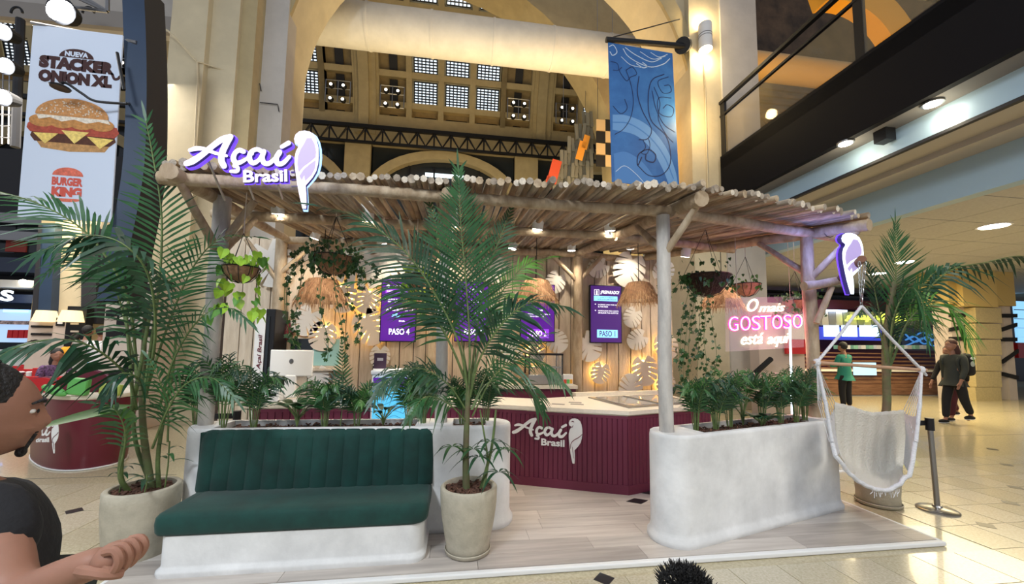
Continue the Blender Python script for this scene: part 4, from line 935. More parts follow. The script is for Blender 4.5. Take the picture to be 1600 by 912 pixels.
# ---- plants growing in the planters
def parlor(c, h, n, spread, lab, m=None, grp=None, ll=.15):
    h *= 1.3; n += 3; c = Vector(c); t = thing('planter_palm', lab, 'plant', tuple(c), grp)
    for i in range(n):
        a_ = i*2*PI/n+random.uniform(-.5, .5); hh = h*random.uniform(.65, 1.05); sp_ = spread*random.uniform(.6, 1.1); d = Vector((math.cos(a_), math.sin(a_)*.75, 0))
        frond(t, [c+d*.02, c+d*sp_*.25+Vector((0, 0, hh*.55)), c+d*sp_*.6+Vector((0, 0, hh*.92)), c+d*sp_*1.15+Vector((0, 0, hh*.80))], ll*random.uniform(.8, 1.2), 15, .0125, .5, .30, m or random.choice((m_leaf, m_leafy2, m_leaf2)), .004, .85)
    return t
def broad(c, h, n, L, W_, lab, m=None, grp=None):
    c = Vector(c); t = thing('broadleaf_plant', lab, 'plant', tuple(c), grp)
    for i in range(n):
        a_ = i*2.4+random.random()*.4; hh = h*random.uniform(.5, 1.0); d = Vector((math.cos(a_), math.sin(a_)*.8, 0)); q = c+d*.07+Vector((0, 0, hh*.7))
        MB().tube([c, c+d*.02+Vector((0, 0, hh*.4)), q], .005, 5).build('leaf_stalk', m_stem, t); blade(t, q, (d.x, d.y, .8), L*random.uniform(.8, 1.15), W_, m or m_leaf, .55)
    return t
def onA(px, z=.85, dy=0): p = atZ(px, 659, .87); return Vector((p.x, 3.57+dy, z))
for i, (px, h, n, s, lab) in enumerate(((318, .40, 8, .24, 'bushy fern-like palm at the left end of the long planter'), (362, .48, 9, .26, 'bushy small palm left of the white monitor in the long planter'), (408, .38, 8, .24, 'small palm in the long planter just under the white monitor'), (512, .34, 9, .24, 'small arching palm in the middle of the long planter'), (560, .30, 7, .2, 'low dark palm just left of the cyan freezer'), (640, .44, 10, .24, 'leafy palm between the cyan freezer and the middle post'), (662, .36, 7, .2, 'palm leaning against the left side of the middle post'), (760, .40, 8, .22, 'palm at the right end of the long planter behind the tall palm'), (722, .34, 7, .2, 'palm right of the middle post in the long planter'))):
    parlor(onA(px, dy=random.uniform(-.04, .06)), h, n, s, lab)
frond(thing('planter_palm', 'young palm with one pale upright feather leaf in the long planter', 'plant', tuple(onA(535))), [onA(535), atY(536, 620, 3.6), atY(535, 570, 3.6), atY(534, 535, 3.58)], .13, 16, .014, .1, .3, m_leaf, .005, 1.0, (0, -1, 0))
broad(onA(470), .26, 13, .22, .09, 'glossy broadleaf plant with a pale stalk left of centre in the long planter', m_leaf)
broad(onA(600), .26, 9, .20, .055, 'peace lily with pointed leaves in front of the cyan freezer', m_leaf2)
def onB(u, v=0, z=.85): q = Vector((1.79, 3.07, 0)).lerp(Vector((3.66, 3.60, 0)), u); return Vector((q.x-.27*v, q.y+.96*v, z))
for i, (u, h, n, s, lab) in enumerate(((.14, .42, 9, .20, 'light green palm just right of the white front post'), (.25, .36, 8, .22, 'second small palm from the white front post in the right planter'), (.36, .40, 9, .24, 'palm left of the big round leaf in the right planter'), (.58, .40, 9, .24, 'palm right of the big round leaf in the right planter'), (.70, .36, 9, .22, 'palm under the pink neon words in the right planter'), (.80, .40, 8, .22, 'palm left of the white light strip in the right planter'), (.90, .42, 9, .22, 'last palm of the right planter beside the log post'))):
    parlor(onB(u, random.uniform(-.05, .05)), h, n, s, lab)
broad(onB(.46, .03), .48, 7, .20, .15, 'plant with big round leaves in the middle of the right planter', m_ivy); broad(onB(.53, -.05), .14, 12, .18, .10, 'low dark broadleaf clump in the right planter', m_leaf2)

# ---- hanging baskets
def heart(R_):
    return [(0, -1.0*R_), (.30*R_, -.6*R_), (.58*R_, -.1*R_), (.60*R_, .25*R_), (.35*R_, .48*R_), (0, .32*R_), (-.35*R_, .48*R_), (-.60*R_, .25*R_), (-.58*R_, -.1*R_), (-.30*R_, -.6*R_)]
hm = {}
def heartmesh(m, R_):
    k = (m.name, round(R_, 3))
    if k not in hm: P = heart(R_); hm[k] = MB().add([(x, -abs(x)*.25, y) for x, y in P]+[(0, 0.0, 0)], [(i, (i+1) % 10, 10) for i in range(10)]).mesh('leaf', m)
    return hm[k]
def basket(px, py, Y, wpx, lab, kind, m, nleaf=60, drop=.35, spread=.25, hook=None):
    c = atY(px, py, Y); R_ = wpx/2/610*Y; t = thing('hanging_basket', lab, 'plant', tuple(c))
    MB().lathe([(.12*R_, -.85*R_), (.55*R_, -.7*R_), (.88*R_, -.3*R_), (R_, .1*R_), (R_*.93, .1*R_), (.1*R_, .0)], c, 20).build('coir_liner', m_straw if kind != 'dark' else m_soil, t, 60)
    w_ = MB()
    for i in range(10):
        a_ = PI*i/5; w_.tube([c+Vector((math.cos(a_)*r*R_*1.03, math.sin(a_)*r*R_*1.03, z*R_)) for r, z in ((.12, -.9), (.56, -.75), (.9, -.32), (1.02, .1))], .003, 4)
    w_.tube([c+Vector((math.cos(PI*i/8)*R_*1.04, math.sin(PI*i/8)*R_*1.04, .1*R_)) for i in range(17)], .005, 4); w_.build('wire_frame', m_blackm, t)
    zt_ = zr(Y)+.02; hk = c+Vector((0, 0, 2.3*R_))
    for i in range(3): a_ = 2.1*i+.5; MB().tube([c+Vector((math.cos(a_)*R_, math.sin(a_)*R_, .1*R_)), hk], .003, 4).build('chain', m_blackm, t)
    MB().tube([hk, (c.x, c.y, zt_)], .004, 4).build('hanger_cord', m_rope, t)
    for i in range(nleaf):
        a_ = random.random()*2*PI; u = random.random(); r = R_*(.3+random.random()*.75)+spread*u*random.random()
        z = .25*R_+random.uniform(-.1, .6)*R_ if i < nleaf*.45 else -drop*u
        if nleaf > 85 and i % 3 == 0: z = random.uniform(-.75, .2)*R_; r = R_*(1.08 if z > -.3*R_ else .8)+random.random()*.03
        if z < .1*R_: r = max(r, R_*1.05)
        q = c+Vector((math.cos(a_)*r, math.sin(a_)*r*.9, z)); R2 = (.055 if kind == 'pothos' else .034)
        o = bpy.data.objects.new('leaf', heartmesh(m if random.random() < .8 else (m_ivy if kind != 'pothos' else m_leafy), R2*random.choice((.8, 1, 1.2)))); C.objects.link(o); o.parent = t; o.location = q-c
        o.rotation_euler = (random.uniform(-.6, .5), random.uniform(-.5, .5), random.uniform(-1.2, 1.2) if math.sin(a_) < .3 else a_+PI/2)
    return t, c, R_
m_rope = mat('cotton_rope', (.55, .50, .42), .9)
def vine(t, pts, n, mt, R_=.03, sp=.03):
    P = cat(pts, 7); k = len(P)-1; mb = MB().tube(P, .003, 4, 1)
    for i in range(n):
        u = random.random()*k; j = min(int(u), k-1); p = P[j].lerp(P[j+1], u-j)+Vector((random.uniform(-sp, sp), random.uniform(-sp, sp), random.uniform(-sp, sp)))
        R2 = R_*random.uniform(.7, 1.3); E_ = Euler((random.uniform(-.7, .7), random.uniform(-.8, .8), random.uniform(-1.2, 1.2))).to_matrix()
        H_ = [(0, -1), (.25, -.45), (.75, -.35), (.5, .1), (.6, .5), (.0, .35), (-.6, .5), (-.5, .1), (-.75, -.35), (-.25, -.45)]
        mb.add([p+E_ @ Vector((x*R2, 0, y*R2)) for x, y in H_]+[p], [(q, (q+1) % 10, 10) for q in range(10)], 0)
    stuff(mb.build('vine', [mt, m_stem], t))
basket(377, 420, 3.45, 46, 'lime green pothos in a coir basket hanging at the left end', 'pothos', m_lime, 70, .42, .18)
t, c, R_ = basket(522, 404, 4.0, 56, 'dark trailing ivy in a round hanging basket left of the step 4 screen', 'ivy', m_ivy, 230, .14, .26)
for f in (((500, 395), (460, 420), (445, 450), (448, 500), (460, 540)), ((490, 400), (470, 440), (462, 500), (466, 535)), ((505, 420), (500, 470), (512, 530), (512, 560)), ((545, 395), (575, 410), (592, 425), (580, 440)), ((540, 420), (545, 470), (560, 500), (556, 540)), ((480, 395), (450, 440), (452, 520), (470, 545)), ((520, 420), (528, 480), (538, 530), (540, 570)), ((550, 400), (565, 425), (560, 450)), ((515, 380), (480, 385), (455, 400))):
    vine(t, [atY(x, y, 4.0-.1*j*.3) for j, (x, y) in enumerate(f)], 34, m_ivy, .028)
basket(650, 432, 4.1, 40, 'green pothos basket hanging half behind the tall palm', 'pothos', m_lime, 44, .42, .12)
t, c, R_ = basket(1104, 434, 4.0, 74, 'dense dark ivy basket right of the white front post', 'dark', m_ivy, 90, .12, .20)
for f in (((1080, 440), (1066, 500), (1062, 560), (1064, 620)), ((1090, 445), (1080, 500), (1075, 560), (1078, 610)), ((1098, 445), (1092, 520), (1090, 580)), ((1110, 450), (1100, 520), (1104, 570), (1098, 610)), ((1072, 430), (1040, 470), (1034, 510)), ((1085, 440), (1070, 540), (1068, 600)), ((1100, 440), (1112, 500), (1120, 560), (1112, 600))):
    vine(t, [atY(x, y, 3.95) for x, y in f], 42, m_ivy, .032, .04)
t, c, R_ = basket(1166, 446, 4.3, 44, 'small light green plant in a hanging basket above the pink neon', 'ivy', m_leafy, 30, .05, .04)
t, c, R_ = basket(1244, 472, 4.2, 48, 'trailing plant in a hanging basket left of the log post at the right', 'ivy', m_ivy, 80, .15, .22)
for f in (((1262, 465), (1268, 500), (1264, 530)), ((1230, 465), (1215, 480), (1208, 500)), ((1255, 470), (1276, 490), (1268, 512)), ((1250, 460), (1285, 465), (1290, 490))): vine(t, [atY(x, y, 4.1) for x, y in f], 26, m_ivy, .028)
# small climbing leaves beside the lit wall at the right
t = thing('climbing_ivy', 'thin ivy strand climbing the plank wall left of the white front post', 'plant', tuple(atY(1036, 520, 5.5)))
for f in (((1036, 445), (1032, 480), (1036, 520), (1034, 560)), ((1044, 450), (1040, 500), (1042, 540))): vine(t, [atY(x, y, 5.3) for x, y in f], 26, m_ivy, .05, .05)

# ================================================================ HAMMOCK CHAIR
hcg = thing('hammock_chair', 'white cotton hammock chair hanging from a log by a chain', 'chair', tuple(atY(1346, 470, 3.0)))
m_cot = mat('white_cotton', (.66, .66, .68), .95, var=.05, scale=20, bump=.6, bscale=70); m_cot2 = mat('raw_cotton', (.60, .57, .50), .95, bump=.5, bscale=60)
hk = atY(1346, 478, 3.0); bl, br = atY(1273, 566, 3.0), atY(1447, 578, 3.0)
for sx in (-.03, .03):
    p0 = armE+Vector((sx, 0, -.03)); n_ = 9
    for i in range(n_):
        c = p0.lerp(hk+Vector((0, 0, .03)), (i+.5)/n_); d = (hk-p0).normalized(); s_ = Vector((1, 0, 0)) if i % 2 else Vector((0, 1, 0)); L = (hk-p0).length/n_*.62
        MB().tube([c+d*L*math.cos(q)+s_*.011*math.sin(q) for q in [2*PI*j/10 for j in range(11)]], .003, 5).build('chain_link', m_steel, hcg)
MB().tube([hk+Vector((.012*math.cos(2*PI*j/10), 0, .02*math.sin(2*PI*j/10)+.01)) for j in range(11)], .004, 5).build('ring', m_steel, hcg)
e = (br-bl).normalized()
for p_ in (bl+e*.02, br-e*.05): 
    MB().tube([hk, hk.lerp(p_, .5)+Vector((.0, 0, -.012)), p_], .013, 7).build('rope', m_cot, hcg, 60)
    MB().ell(p_, (.03, .03, .035), 10, 8).build('knot', m_cot, hcg, 60)
MB().tube([p_, p_+Vector((.05, 0, -.05))], [.014, .01], 6).build('rope_tail', m_cot, hcg)
MB().tube([bl-e*.02, br], .015, 10).build('spreader_bar', mat('bar_wood', (.45, .27, .17), .6, var=.15, scale=6), hcg, 60)
rows_h = [([(1304, 628), (1330, 634), (1358, 643), (1388, 642), (1412, 640)], 3.28), ([(1303, 655), (1330, 662), (1358, 668), (1388, 668), (1414, 662)], 3.30), ([(1304, 685), (1330, 700), (1358, 706), (1388, 706), (1416, 692)], 3.30), ([(1312, 712), (1335, 728), (1360, 736), (1388, 738), (1412, 724)], 3.24),
          ([(1318, 722), (1340, 740), (1362, 748), (1388, 750), (1412, 738)], 3.05), ([(1312, 722), (1336, 748), (1362, 760), (1390, 760), (1416, 744)], 2.88), ([(1306, 712), (1332, 744), (1362, 762), (1392, 764), (1420, 742)], 2.84)]
G = [[atY(x, y, Y) for x, y in r] for r, Y in rows_h]
GG = []
for r in G: GG.append(cat(r, 6))
GT = list(map(list, zip(*[cat([GG[i][j] for i in range(len(GG))], 4) for j in range(len(GG[0]))])))
for i, r in enumerate(GT):
    for j, p in enumerate(r): p.y += .006*math.sin(j*1.7+i*.3); p.z += .003*math.sin(j*2.3)
o = MB().grid(GT).build('fabric_seat', m_cot2, hcg, True); md = o.modifiers.new('thickness', 'SOLIDIFY'); md.thickness = .008
# puckered edge roll in front and side panels gathering up to the bar
MB().tube([atY(1300, 690, 2.9), atY(1304, 706, 2.86)]+GT[-1]+[atY(1426, 720, 2.86), atY(1430, 690, 2.9)], .017, 8).build('edge_roll', m_cot, hcg, 60)
MB().grid([cat([atY(1303, 640, 3.2), atY(1292, 660, 3.05), atY(1296, 680, 2.9)], 4), cat([atY(1305, 670, 3.22), atY(1298, 690, 3.05), atY(1302, 704, 2.88)], 4), cat([atY(1312, 706, 3.2), atY(1308, 716, 3.05), atY(1318, 728, 2.86)], 4)]).build('side_panel', m_cot, hcg, True)
MB().grid([cat([atY(1413, 645, 3.2), atY(1424, 650, 3.05), atY(1431, 650, 2.92)], 4), cat([atY(1415, 680, 3.22), atY(1424, 700, 3.05), atY(1431, 700, 2.9)], 4), cat([atY(1412, 725, 3.2), atY(1420, 740, 3.05), atY(1420, 752, 2.86)], 4)]).build('side_panel', m_cot, hcg, True)
cords = MB()
for i in range(9):
    t_ = i/8; q = GG[0][0].lerp(atY(1296, 690, 2.9), t_); cords.tube([bl+e*.02, (bl+e*.02).lerp(q, .5)+Vector((-.006*i, 0, -.01)), q], .0028, 4)
    q = GG[0][-1].lerp(atY(1431, 690, 2.9), t_); cords.tube([br-e*.05, (br-e*.05).lerp(q, .5)+Vector((.004*i, 0, -.01)), q], .0035, 4)
stuff(cords.build('side_cords', m_cot, hcg))
for sx, ex in ((bl+e*.02, atY(1300, 690, 2.89)), (br-e*.05, atY(1431, 690, 2.89))): MB().tube([sx, sx.lerp(ex, .5)+Vector((.01, 0, 0)), ex], [.012, .014, .016], 7).build('gathered_edge', m_cot, hcg, 60)
fb = MB()
for i in range(14):
    p = atY(1362+i*3.3, 764, 2.84); fb.tube([p, p+Vector((random.uniform(-.01, .01), 0, -.02)), p+Vector((random.uniform(-.02, .02), 0, -random.uniform(.03, .07)))], .003, 4)
stuff(fb.build('fringe', m_cot, hcg))
# stanchion with a retracted belt, another behind the left palm
def stanchion(c, lab, h=.86, beltd=(-1, .1, 0)):
    c = Vector(c); t = thing('belt_stanchion', lab, 'stanchion', tuple(c))
    MB().lathe([(.155, 0), (.155, .012), (.14, .022), (.04, .034), (.03, .05)], c, 32).build('base', m_steel, t, 50)
    MB().tube([c+Vector((0, 0, .04)), c+Vector((-.02, 0, h))], .022, 14).build('pole', m_steel, t, 60); p = c+Vector((-.02, 0, h))
    MB().tube([p+Vector((0, 0, -.09)), p+Vector((0, 0, .03))], .034, 14).build('belt_head', m_blackm, t, 60)
    MB().box(p+Vector(beltd)*.12+Vector((0, 0, -.02)), (.2, .004, .05)).build('belt', m_blackm, t)
stanchion(atZ(1465, 797, .0), 'steel belt stanchion behind the right stone pot')
stanchion((-2.05, 4.15, 0), 'steel belt stanchion behind the left palm pot')

# ================================================================ THINGS IN THE KIOSK
nt = thing('neon_words', 'neon sign in white and hot pink script hanging by two cords', 'sign', tuple(atY(1188, 510, 4.0)))
m_nw = emi('neon_white', (1, .86, .62), 2.6); m_np = emi('neon_pink_core', (1.0, .62, .84), 2.0); m_npk = emi('neon_pink', (1, .02, .28), 2.2)
Mn = plane3(atY(1080, 400, 4.0), atY(1340, 400, 4.15), atY(1080, 600, 4.0), 1186, 912)
fit_text(nt, 'O', (365, 416), (440, 322), Mn, m_nw, .012, .0, None, 'neon_script', 0, .35); fit_text(nt, 'mais', (445, 422), (625, 362), Mn, m_nw, .012, .0, None, 'neon_script', 0, .35)
fit_text(nt, 'está', (322, 656), (472, 575), Mn, m_nw, .012, .0, None, 'neon_script', 0, .3); fit_text(nt, 'aqui', (500, 686), (650, 588), Mn, m_nw, .012, .0, None, 'neon_script', 0, .3)
m_bl = m_npk
xs_ = [(238, 305), (315, 388), (392, 455), (452, 530), (532, 608), (612, 672), (678, 752)]
for ch_, (a_, b_) in zip('GOSTOSO', xs_):
    fit_text(nt, ch_, (a_, 556), (b_, 446), Mn, m_npk, .004, .030, None, 'neon_letter'); fit_text(nt, ch_, (a_+4, 552), (b_-4, 450), Mn, m_np, .012, -.022, None, 'neon_letter')
MB().prism([(225, 700), (765, 700), (765, 310), (225, 310)], -.012, -.008, Mn).build('acrylic_back', mat('clear_acrylic', (.9, .8, .85), .1, alpha=.10), nt)
for u in (300, 668): 
    p = Mn @ Vector((u, 320, 0)); q = p.copy(); q.z = zr(q.y); MB().tube([p, q], .004, 4).build('hanging_cord', m_rope, nt)
point('neon_light', Mn @ Vector((495, 500, .25)), 7, (1, .12, .38), .15); point('neon_light_white', Mn @ Vector((480, 640, .2)), 3, (1, .85, .6), .1)
# freezer with cyan front
ff = thing('ice_cream_freezer', 'small upright freezer with a cyan front and white lid behind the planter', 'freezer', (-.72, 4.3, .03))
fx0, fx1 = atY(579, 620, 4.15).x, atY(637, 620, 4.15).x; fz1 = atY(600, 585, 4.15).z
MB().rbox(((fx0+fx1)/2, 4.33, (fz1+.03)/2), (fx1-fx0, .34, fz1-.03), .02).build('body', m_white, ff)
MB().rbox(((fx0+fx1)/2, 4.33, fz1+.02), (fx1-fx0+.02, .36, .05), .015).build('lid', m_white, ff)
m_cyf = emi('cyan_panel', (.10, .52, .80), .75)
MB().bb(fx0+.02, fx1-.01, 4.148, 4.159, .35, fz1-.03).build('front_panel', m_cyf, ff)
MB().bb(fx0+.02, fx1-.01, 4.143, 4.149, fz1-.12, fz1-.03).build('header_panel', m_scr, ff)
Mf = facing(((fx0+fx1)/2, 4.142, fz1-.09)); fit_text(ff, 'AÇAÍ', (-.07, -.02), (.07, .035), Mf, m_txt, .002, .02)
dr = MB()
for i in range(9):
    zc = -.08-.05*i; ribbon(dr, [(-.16+.02*(i % 3), zc), (-.05, zc-.03), (.05, zc+.01), (.15-.02*(i % 2), zc-.02)], .006, Mf, .0, .001)
dr.build('printed_waves', emi('cyan_dark', (.05, .30, .55), .6), ff)
cs = thing('card_stand', 'dark printed card in a clear stand on the freezer lid', 'card', ((fx0+fx1)/2-.0, 4.3, fz1+.05))
p = atY(594, 567, 4.25); MB().box((p.x, 4.25, fz1+.045+.085), (.125, .006, .17)).build('card', mat('card_print', (.07, .03, .06), .5), cs); MB().box((p.x, 4.26, fz1+.05), (.13, .06, .008)).build('foot', m_white, cs); MB().box((p.x, 4.246, fz1+.15), (.06, .002, .03)).build('printed_block', mat('card_light', (.6, .55, .55), .5), cs)
# monitor
mo = thing('till_monitor', 'white all-in-one till monitor seen from behind on the left counter', 'monitor', (-1.75, 4.8, .885))
p = atY(456, 567, 4.8); MB().rbox(p, (.46, .03, .30), .012).build('screen_back', m_white, mo); MB().rbox(p+Vector((.0, .0, -.26)), (.12, .05, .25), .01).build('stand', m_white, mo); MB().rbox((p.x, 4.82, .892), (.22, .18, .014), .005).build('foot', m_white, mo); MB().ell(p+Vector((0, -.016, .02)), (.025, .003, .03), 12, 8).build('back_mark', m_steel, mo)
pb = thing('receipt_printer', 'small white receipt printer beside the till monitor', 'printer', (-1.98, 4.75, .885)); MB().rbox((-2.0, 4.78, .96), (.16, .2, .14), .015).build('body', m_white, pb); MB().box((-2.0, 4.677, .98), (.1, .004, .02)).build('paper_slot', m_blackm, pb)
# back counter, display case, napkin box
bc = thing('back_counter', 'wine red back counter with a white top against the plank wall', 'counter', (1.2, 5.7, .03))
bx0, bx1 = .25, atY(898, 603, 5.55).x; bz = atY(880, 601, 5.55).z
MB().bb(bx0, bx1, 5.5, 5.95, .03, bz-.05).build('body', m_wine, bc); MB().bb(bx0-.02, bx1+.02, 5.47, 5.96, bz-.05, bz).build('worktop', m_cream, bc)
dc = thing('glass_display_case', 'small glass-sided heated display case with steel shelves', 'display case', (1.2, 5.7, bz))
cx0, cx1 = atY(826, 590, 5.6).x, atY(877, 590, 5.6).x; cz1 = atY(850, 553, 5.6).z
for x in (cx0, cx1):
    for y in (5.55, 5.88): MB().bb(x-.01, x+.01, y-.01, y+.01, bz+.12, cz1).build('corner_post', m_blackm, dc)
MB().rbox(((cx0+cx1)/2, 5.71, bz+.075), (cx1-cx0+.03, .37, .14), .01).build('base', m_steel, dc); MB().bb(cx0-.012, cx1+.012, 5.53, 5.9, cz1-.015, cz1+.01).build('top_frame', m_blackm, dc)
MB().bb(cx0, cx1, 5.55, 5.88, (bz+cz1)/2+.02, (bz+cz1)/2+.035).build('shelf', m_steel, dc); MB().bb(cx0, cx1, 5.535, 5.54, bz+.14, cz1).build('glass_front', glass('case_glass', (.9, .95, .95), .03, .12), dc); MB().tube([((cx0+cx1)/2+.12, 5.53, bz+.07), ((cx0+cx1)/2+.12, 5.50, bz+.07)], .025, 14).build('dial', m_blackm, dc)
MB().tube([((cx0+cx1)/2-.1, 5.7, bz+.3), ((cx0+cx1)/2-.1, 5.7, bz+.42)], [.06, .12], 18).build('steel_bowl', m_steel, dc)
nb = thing('napkin_box', 'white box with red and green printing beside the display case', 'box', (1.72, 5.6, bz)); q = atY(887, 592, 5.55); MB().rbox((q.x, 5.6, bz+.075), (.15, .14, .15), .006).build('box', m_white, nb)
for i, c_ in enumerate(((.6, .06, .03), (.1, .4, .1), (.75, .4, .05))): MB().box((q.x-.045+.045*i, 5.528, bz+.05), (.04, .003, .06)).build('printed_patch', mat('patch_%s' % 'rgo'[i], c_, .5), nb)
# left wing: drinks fridge with a side panel of shop lettering
fr = thing('drinks_fridge', 'tall black drinks fridge with a white lettered side at the left of the wall', 'fridge', (-2.75, 5.6, .03))
fa, fb_ = atY(399, 520, 5.5).x, atY(425, 520, 5.5).x; ftop = atY(410, 482, 5.5).z
MB().rbox(((fa+fb_)/2+.06, 5.7, (ftop+.03)/2), (fb_-fa-.06, .4, ftop-.03), .01).build('cabinet', m_blackm, fr); MB().bb(fa, fa+.12, 5.49, 5.9, .03, ftop).build('side_panel', m_white, fr); MB().bb(fa+.14, fb_-.03, 5.485, 5.5, .3, ftop-.1).build('glass_door', m_glassd, fr)
Mv = frame((fa+.075, 5.485, 1.2), (0, 0, 1), (-1, 0, 0)); fit_text(fr, 'Açaí Brasil', (0, -.03), (.45, .03), Mv, m_wine2, .002, .02, shear=.2)
ws = MB().tube([atY(432, 530, 5.9), atY(446, 518, 5.9), atY(450, 500, 5.9)], [.12, .11, .03], 12).build('wine_wall_shape', m_wine2, pw)
# slim white light strip behind the right planter
ls = thing('light_strip', 'slim vertical cool white light tube behind the right planter', 'light', tuple(atY(1236, 640, 4.4))); MB().tube([atY(1234, 500, 4.4), atY(1238, 650, 4.4)], .012, 8).build('tube', emi('cool_tube', (.75, .92, 1), 3), ls)
MB().tube([(atY(1238, 650, 4.4).x, 4.4, .03), atY(1238, 652, 4.4)], .012, 8).build('lower_pole', m_white, ls)
# ================================================================ PEOPLE
def skin(name, V, E_, R_, m, parent, sub=1, root=0):
    me = bpy.data.meshes.new(name); me.from_pydata([tuple(v) for v in V], E_, []); ob = bpy.data.objects.new(name, me); C.objects.link(ob)
    md = ob.modifiers.new('s', 'SKIN'); md.use_smooth_shade = True; md.branch_smoothing = .6
    for i, r in enumerate(R_):
        d = me.skin_vertices[0].data[i]; d.radius = r if isinstance(r, tuple) else (r, r); d.use_root = (i == root)
    s_ = ob.modifiers.new('u', 'SUBSURF'); s_.levels = sub; s_.render_levels = sub
    bpy.context.view_layer.update()
    m2 = bpy.data.meshes.new_from_object(ob.evaluated_get(bpy.context.evaluated_depsgraph_get())); bpy.data.objects.remove(ob)
    m2.materials.clear(); m2.materials.append(m); m2.name = name
    return link(bpy.data.objects.new(name, m2), parent)
def headmesh(mb, c, R3, s_=1.0, nose=1):
    # y forward, x right, z up; s_ scales a 0.23 m tall head
    def g(p, a, w_): d = (Vector(p)-Vector(a)); return math.exp(-(d.length/w_)**2)
    def fn(p):
        x, y, z = p.x, p.y, p.z
        if y > 0: y *= 1-.10*abs(x)/.08
        if z < -.03: x *= 1+(z+.03)*2.2; y = y*(1+(z+.03)*1.2) + (.012 if y > 0 else .0)
        q = Vector((x, y, z))
        y += .026*g(q, (0, .098, -.022), .015)*nose + .009*g(q, (0, .1, .002), .016)*nose + .010*g(q, (0, .09, -.058), .02) + .008*g(q, (0, .09, -.07), .018) + .016*g(q, (0, .08, -.100), .024) + .008*g(q, (.03, .09, .030), .022) + .008*g(q, (-.03, .09, .030), .022)
        y -= .010*g(q, (.032, .095, .008), .016) + .010*g(q, (-.032, .095, .008), .016) + .006*g(q, (0, .09, -.042), .010)
        return Vector((x, y, z))*s_
    mb.ell(c, (.078, .098, .118), 40, 30, R3, 0, fn)
    for sx in (-1, 1): mb.ell(Vector(c)+R3 @ Vector((sx*.078, -.008, -.005))*s_, (.010*s_, .020*s_, .032*s_), 10, 8, R3)
def human(lab, loc, head=0, h=1.72, shirt=m_tee, trousers=m_tee, hair=m_hair, stride=0, arms='down', sit=False, longhair=False, skin_m=None, shoes=None, hairlen=.0):
    k = h/1.72; t = thing('person', lab, 'person', loc); Rz = rotz(head); L = Vector(loc); skin_m = skin_m or m_skin
    def W(x, y, z): return L + Rz @ Vector((x*k, y*k, z*k))
    pz = .50 if sit else .93; dz_ = pz-.93
    J = dict(pel=(0, 0, pz), wst=(0, .01, 1.08+dz_), ch=(0, .0, 1.28+dz_), nk=(0, .0, 1.46+dz_), hd=(0, .02, 1.56+dz_))
    for s_, n_ in ((-1, 'L'), (1, 'R')):
        J['sh'+n_] = (s_*.17, -.01, 1.40+dz_)
        if arms == 'front': J['el'+n_] = (s_*.21, .06, 1.14+dz_); J['wr'+n_] = (s_*.13, .28, 1.12+dz_); J['hn'+n_] = (s_*.10, .36, 1.14+dz_)
        else: sw = stride*s_*.5; J['el'+n_] = (s_*.22, -.02-sw*.4, 1.12+dz_); J['wr'+n_] = (s_*.22, .06-sw*.7, .88+dz_); J['hn'+n_] = (s_*.21, .09-sw*.75, .79+dz_)
        st = stride*s_
        if sit: J['hp'+n_] = (s_*.09, .02, pz-.02); J['kn'+n_] = (s_*.12, .42, pz); J['an'+n_] = (s_*.12, .44, .09); J['to'+n_] = (s_*.12, .58, .035)
        else: J['hp'+n_] = (s_*.09, 0, .84); J['kn'+n_] = (s_*.10, st*.22+.02, .50); J['an'+n_] = (s_*.10, st*.40-(.06 if st < 0 else 0), .09+(.10 if st < 0 else 0)); J['to'+n_] = (s_*.11, st*.40+.12-(.06 if st < 0 else 0), .035+(.06 if st < 0 else 0))
    names = list(J); ix = {n_: i for i, n_ in enumerate(names)}
    ed = [('pel', 'wst'), ('wst', 'ch'), ('ch', 'nk'), ('nk', 'hd')] + [(a+n_, b+n_) for n_ in 'LR' for a, b in (('sh', 'el'), ('el', 'wr'), ('wr', 'hn'), ('hp', 'kn'), ('kn', 'an'), ('an', 'to'))] + [('ch', 'sh'+n_) for n_ in 'LR'] + [('pel', 'hp'+n_) for n_ in 'LR']
    rad = dict(pel=.12, wst=.115, ch=.125, nk=.052, hd=.05, sh=.055, el=.038, wr=.026, hn=.026, hp=.082, kn=.052, an=.036, to=.03)
    rr = [rad[n_ if n_ in rad else n_[:2]]*k for n_ in names]
    b = skin('body', [W(*J[n_]) for n_ in names], [(ix[a], ix[c_]) for a, c_ in ed], rr, skin_m, t)
    hm_ = MB(); hc_ = W(0, .03, 1.62+dz_); headmesh(hm_, hc_, Rz, k); 
    # head and fingers joined into the body mesh
    for s_, n_ in ((-1, 'L'), (1, 'R')):
        p, q = W(*J['wr'+n_]), W(*J['hn'+n_]); d = (q-p).normalized(); side = Rz @ Vector((0, 1, 0)) if arms != 'front' else Rz @ Vector((1, 0, 0))
        for f in range(4):
            a_ = q+side*(f-1.5)*.017*k; hm_.tube([a_, a_+d*.045*k, a_+d*(.075-.008*abs(f-1.3))*k - side*0], [.009*k, .008*k, .006*k], 6)
        a_ = p+d*.03*k+side*.028*k; hm_.tube([a_, a_+d*.03*k+side*.02*k, a_+d*.06*k+side*.026*k], [.010*k, .009*k, .007*k], 6)
    tmp = hm_.mesh('tmp', skin_m, True); bm = bmesh.new(); bm.from_mesh(b.data); bm.from_mesh(tmp); bm.to_mesh(b.data); bm.free(); bpy.data.meshes.remove(tmp)
    # clothes
    up_ = ['pel', 'wst', 'ch', 'shL', 'shR', 'elL', 'elR', 'wrL', 'wrR']; pos = {n_: W(*J[n_]) for n_ in names}
    pos['wrL'] = pos['elL'].lerp(pos['wrL'], .85); pos['wrR'] = pos['elR'].lerp(pos['wrR'], .85)
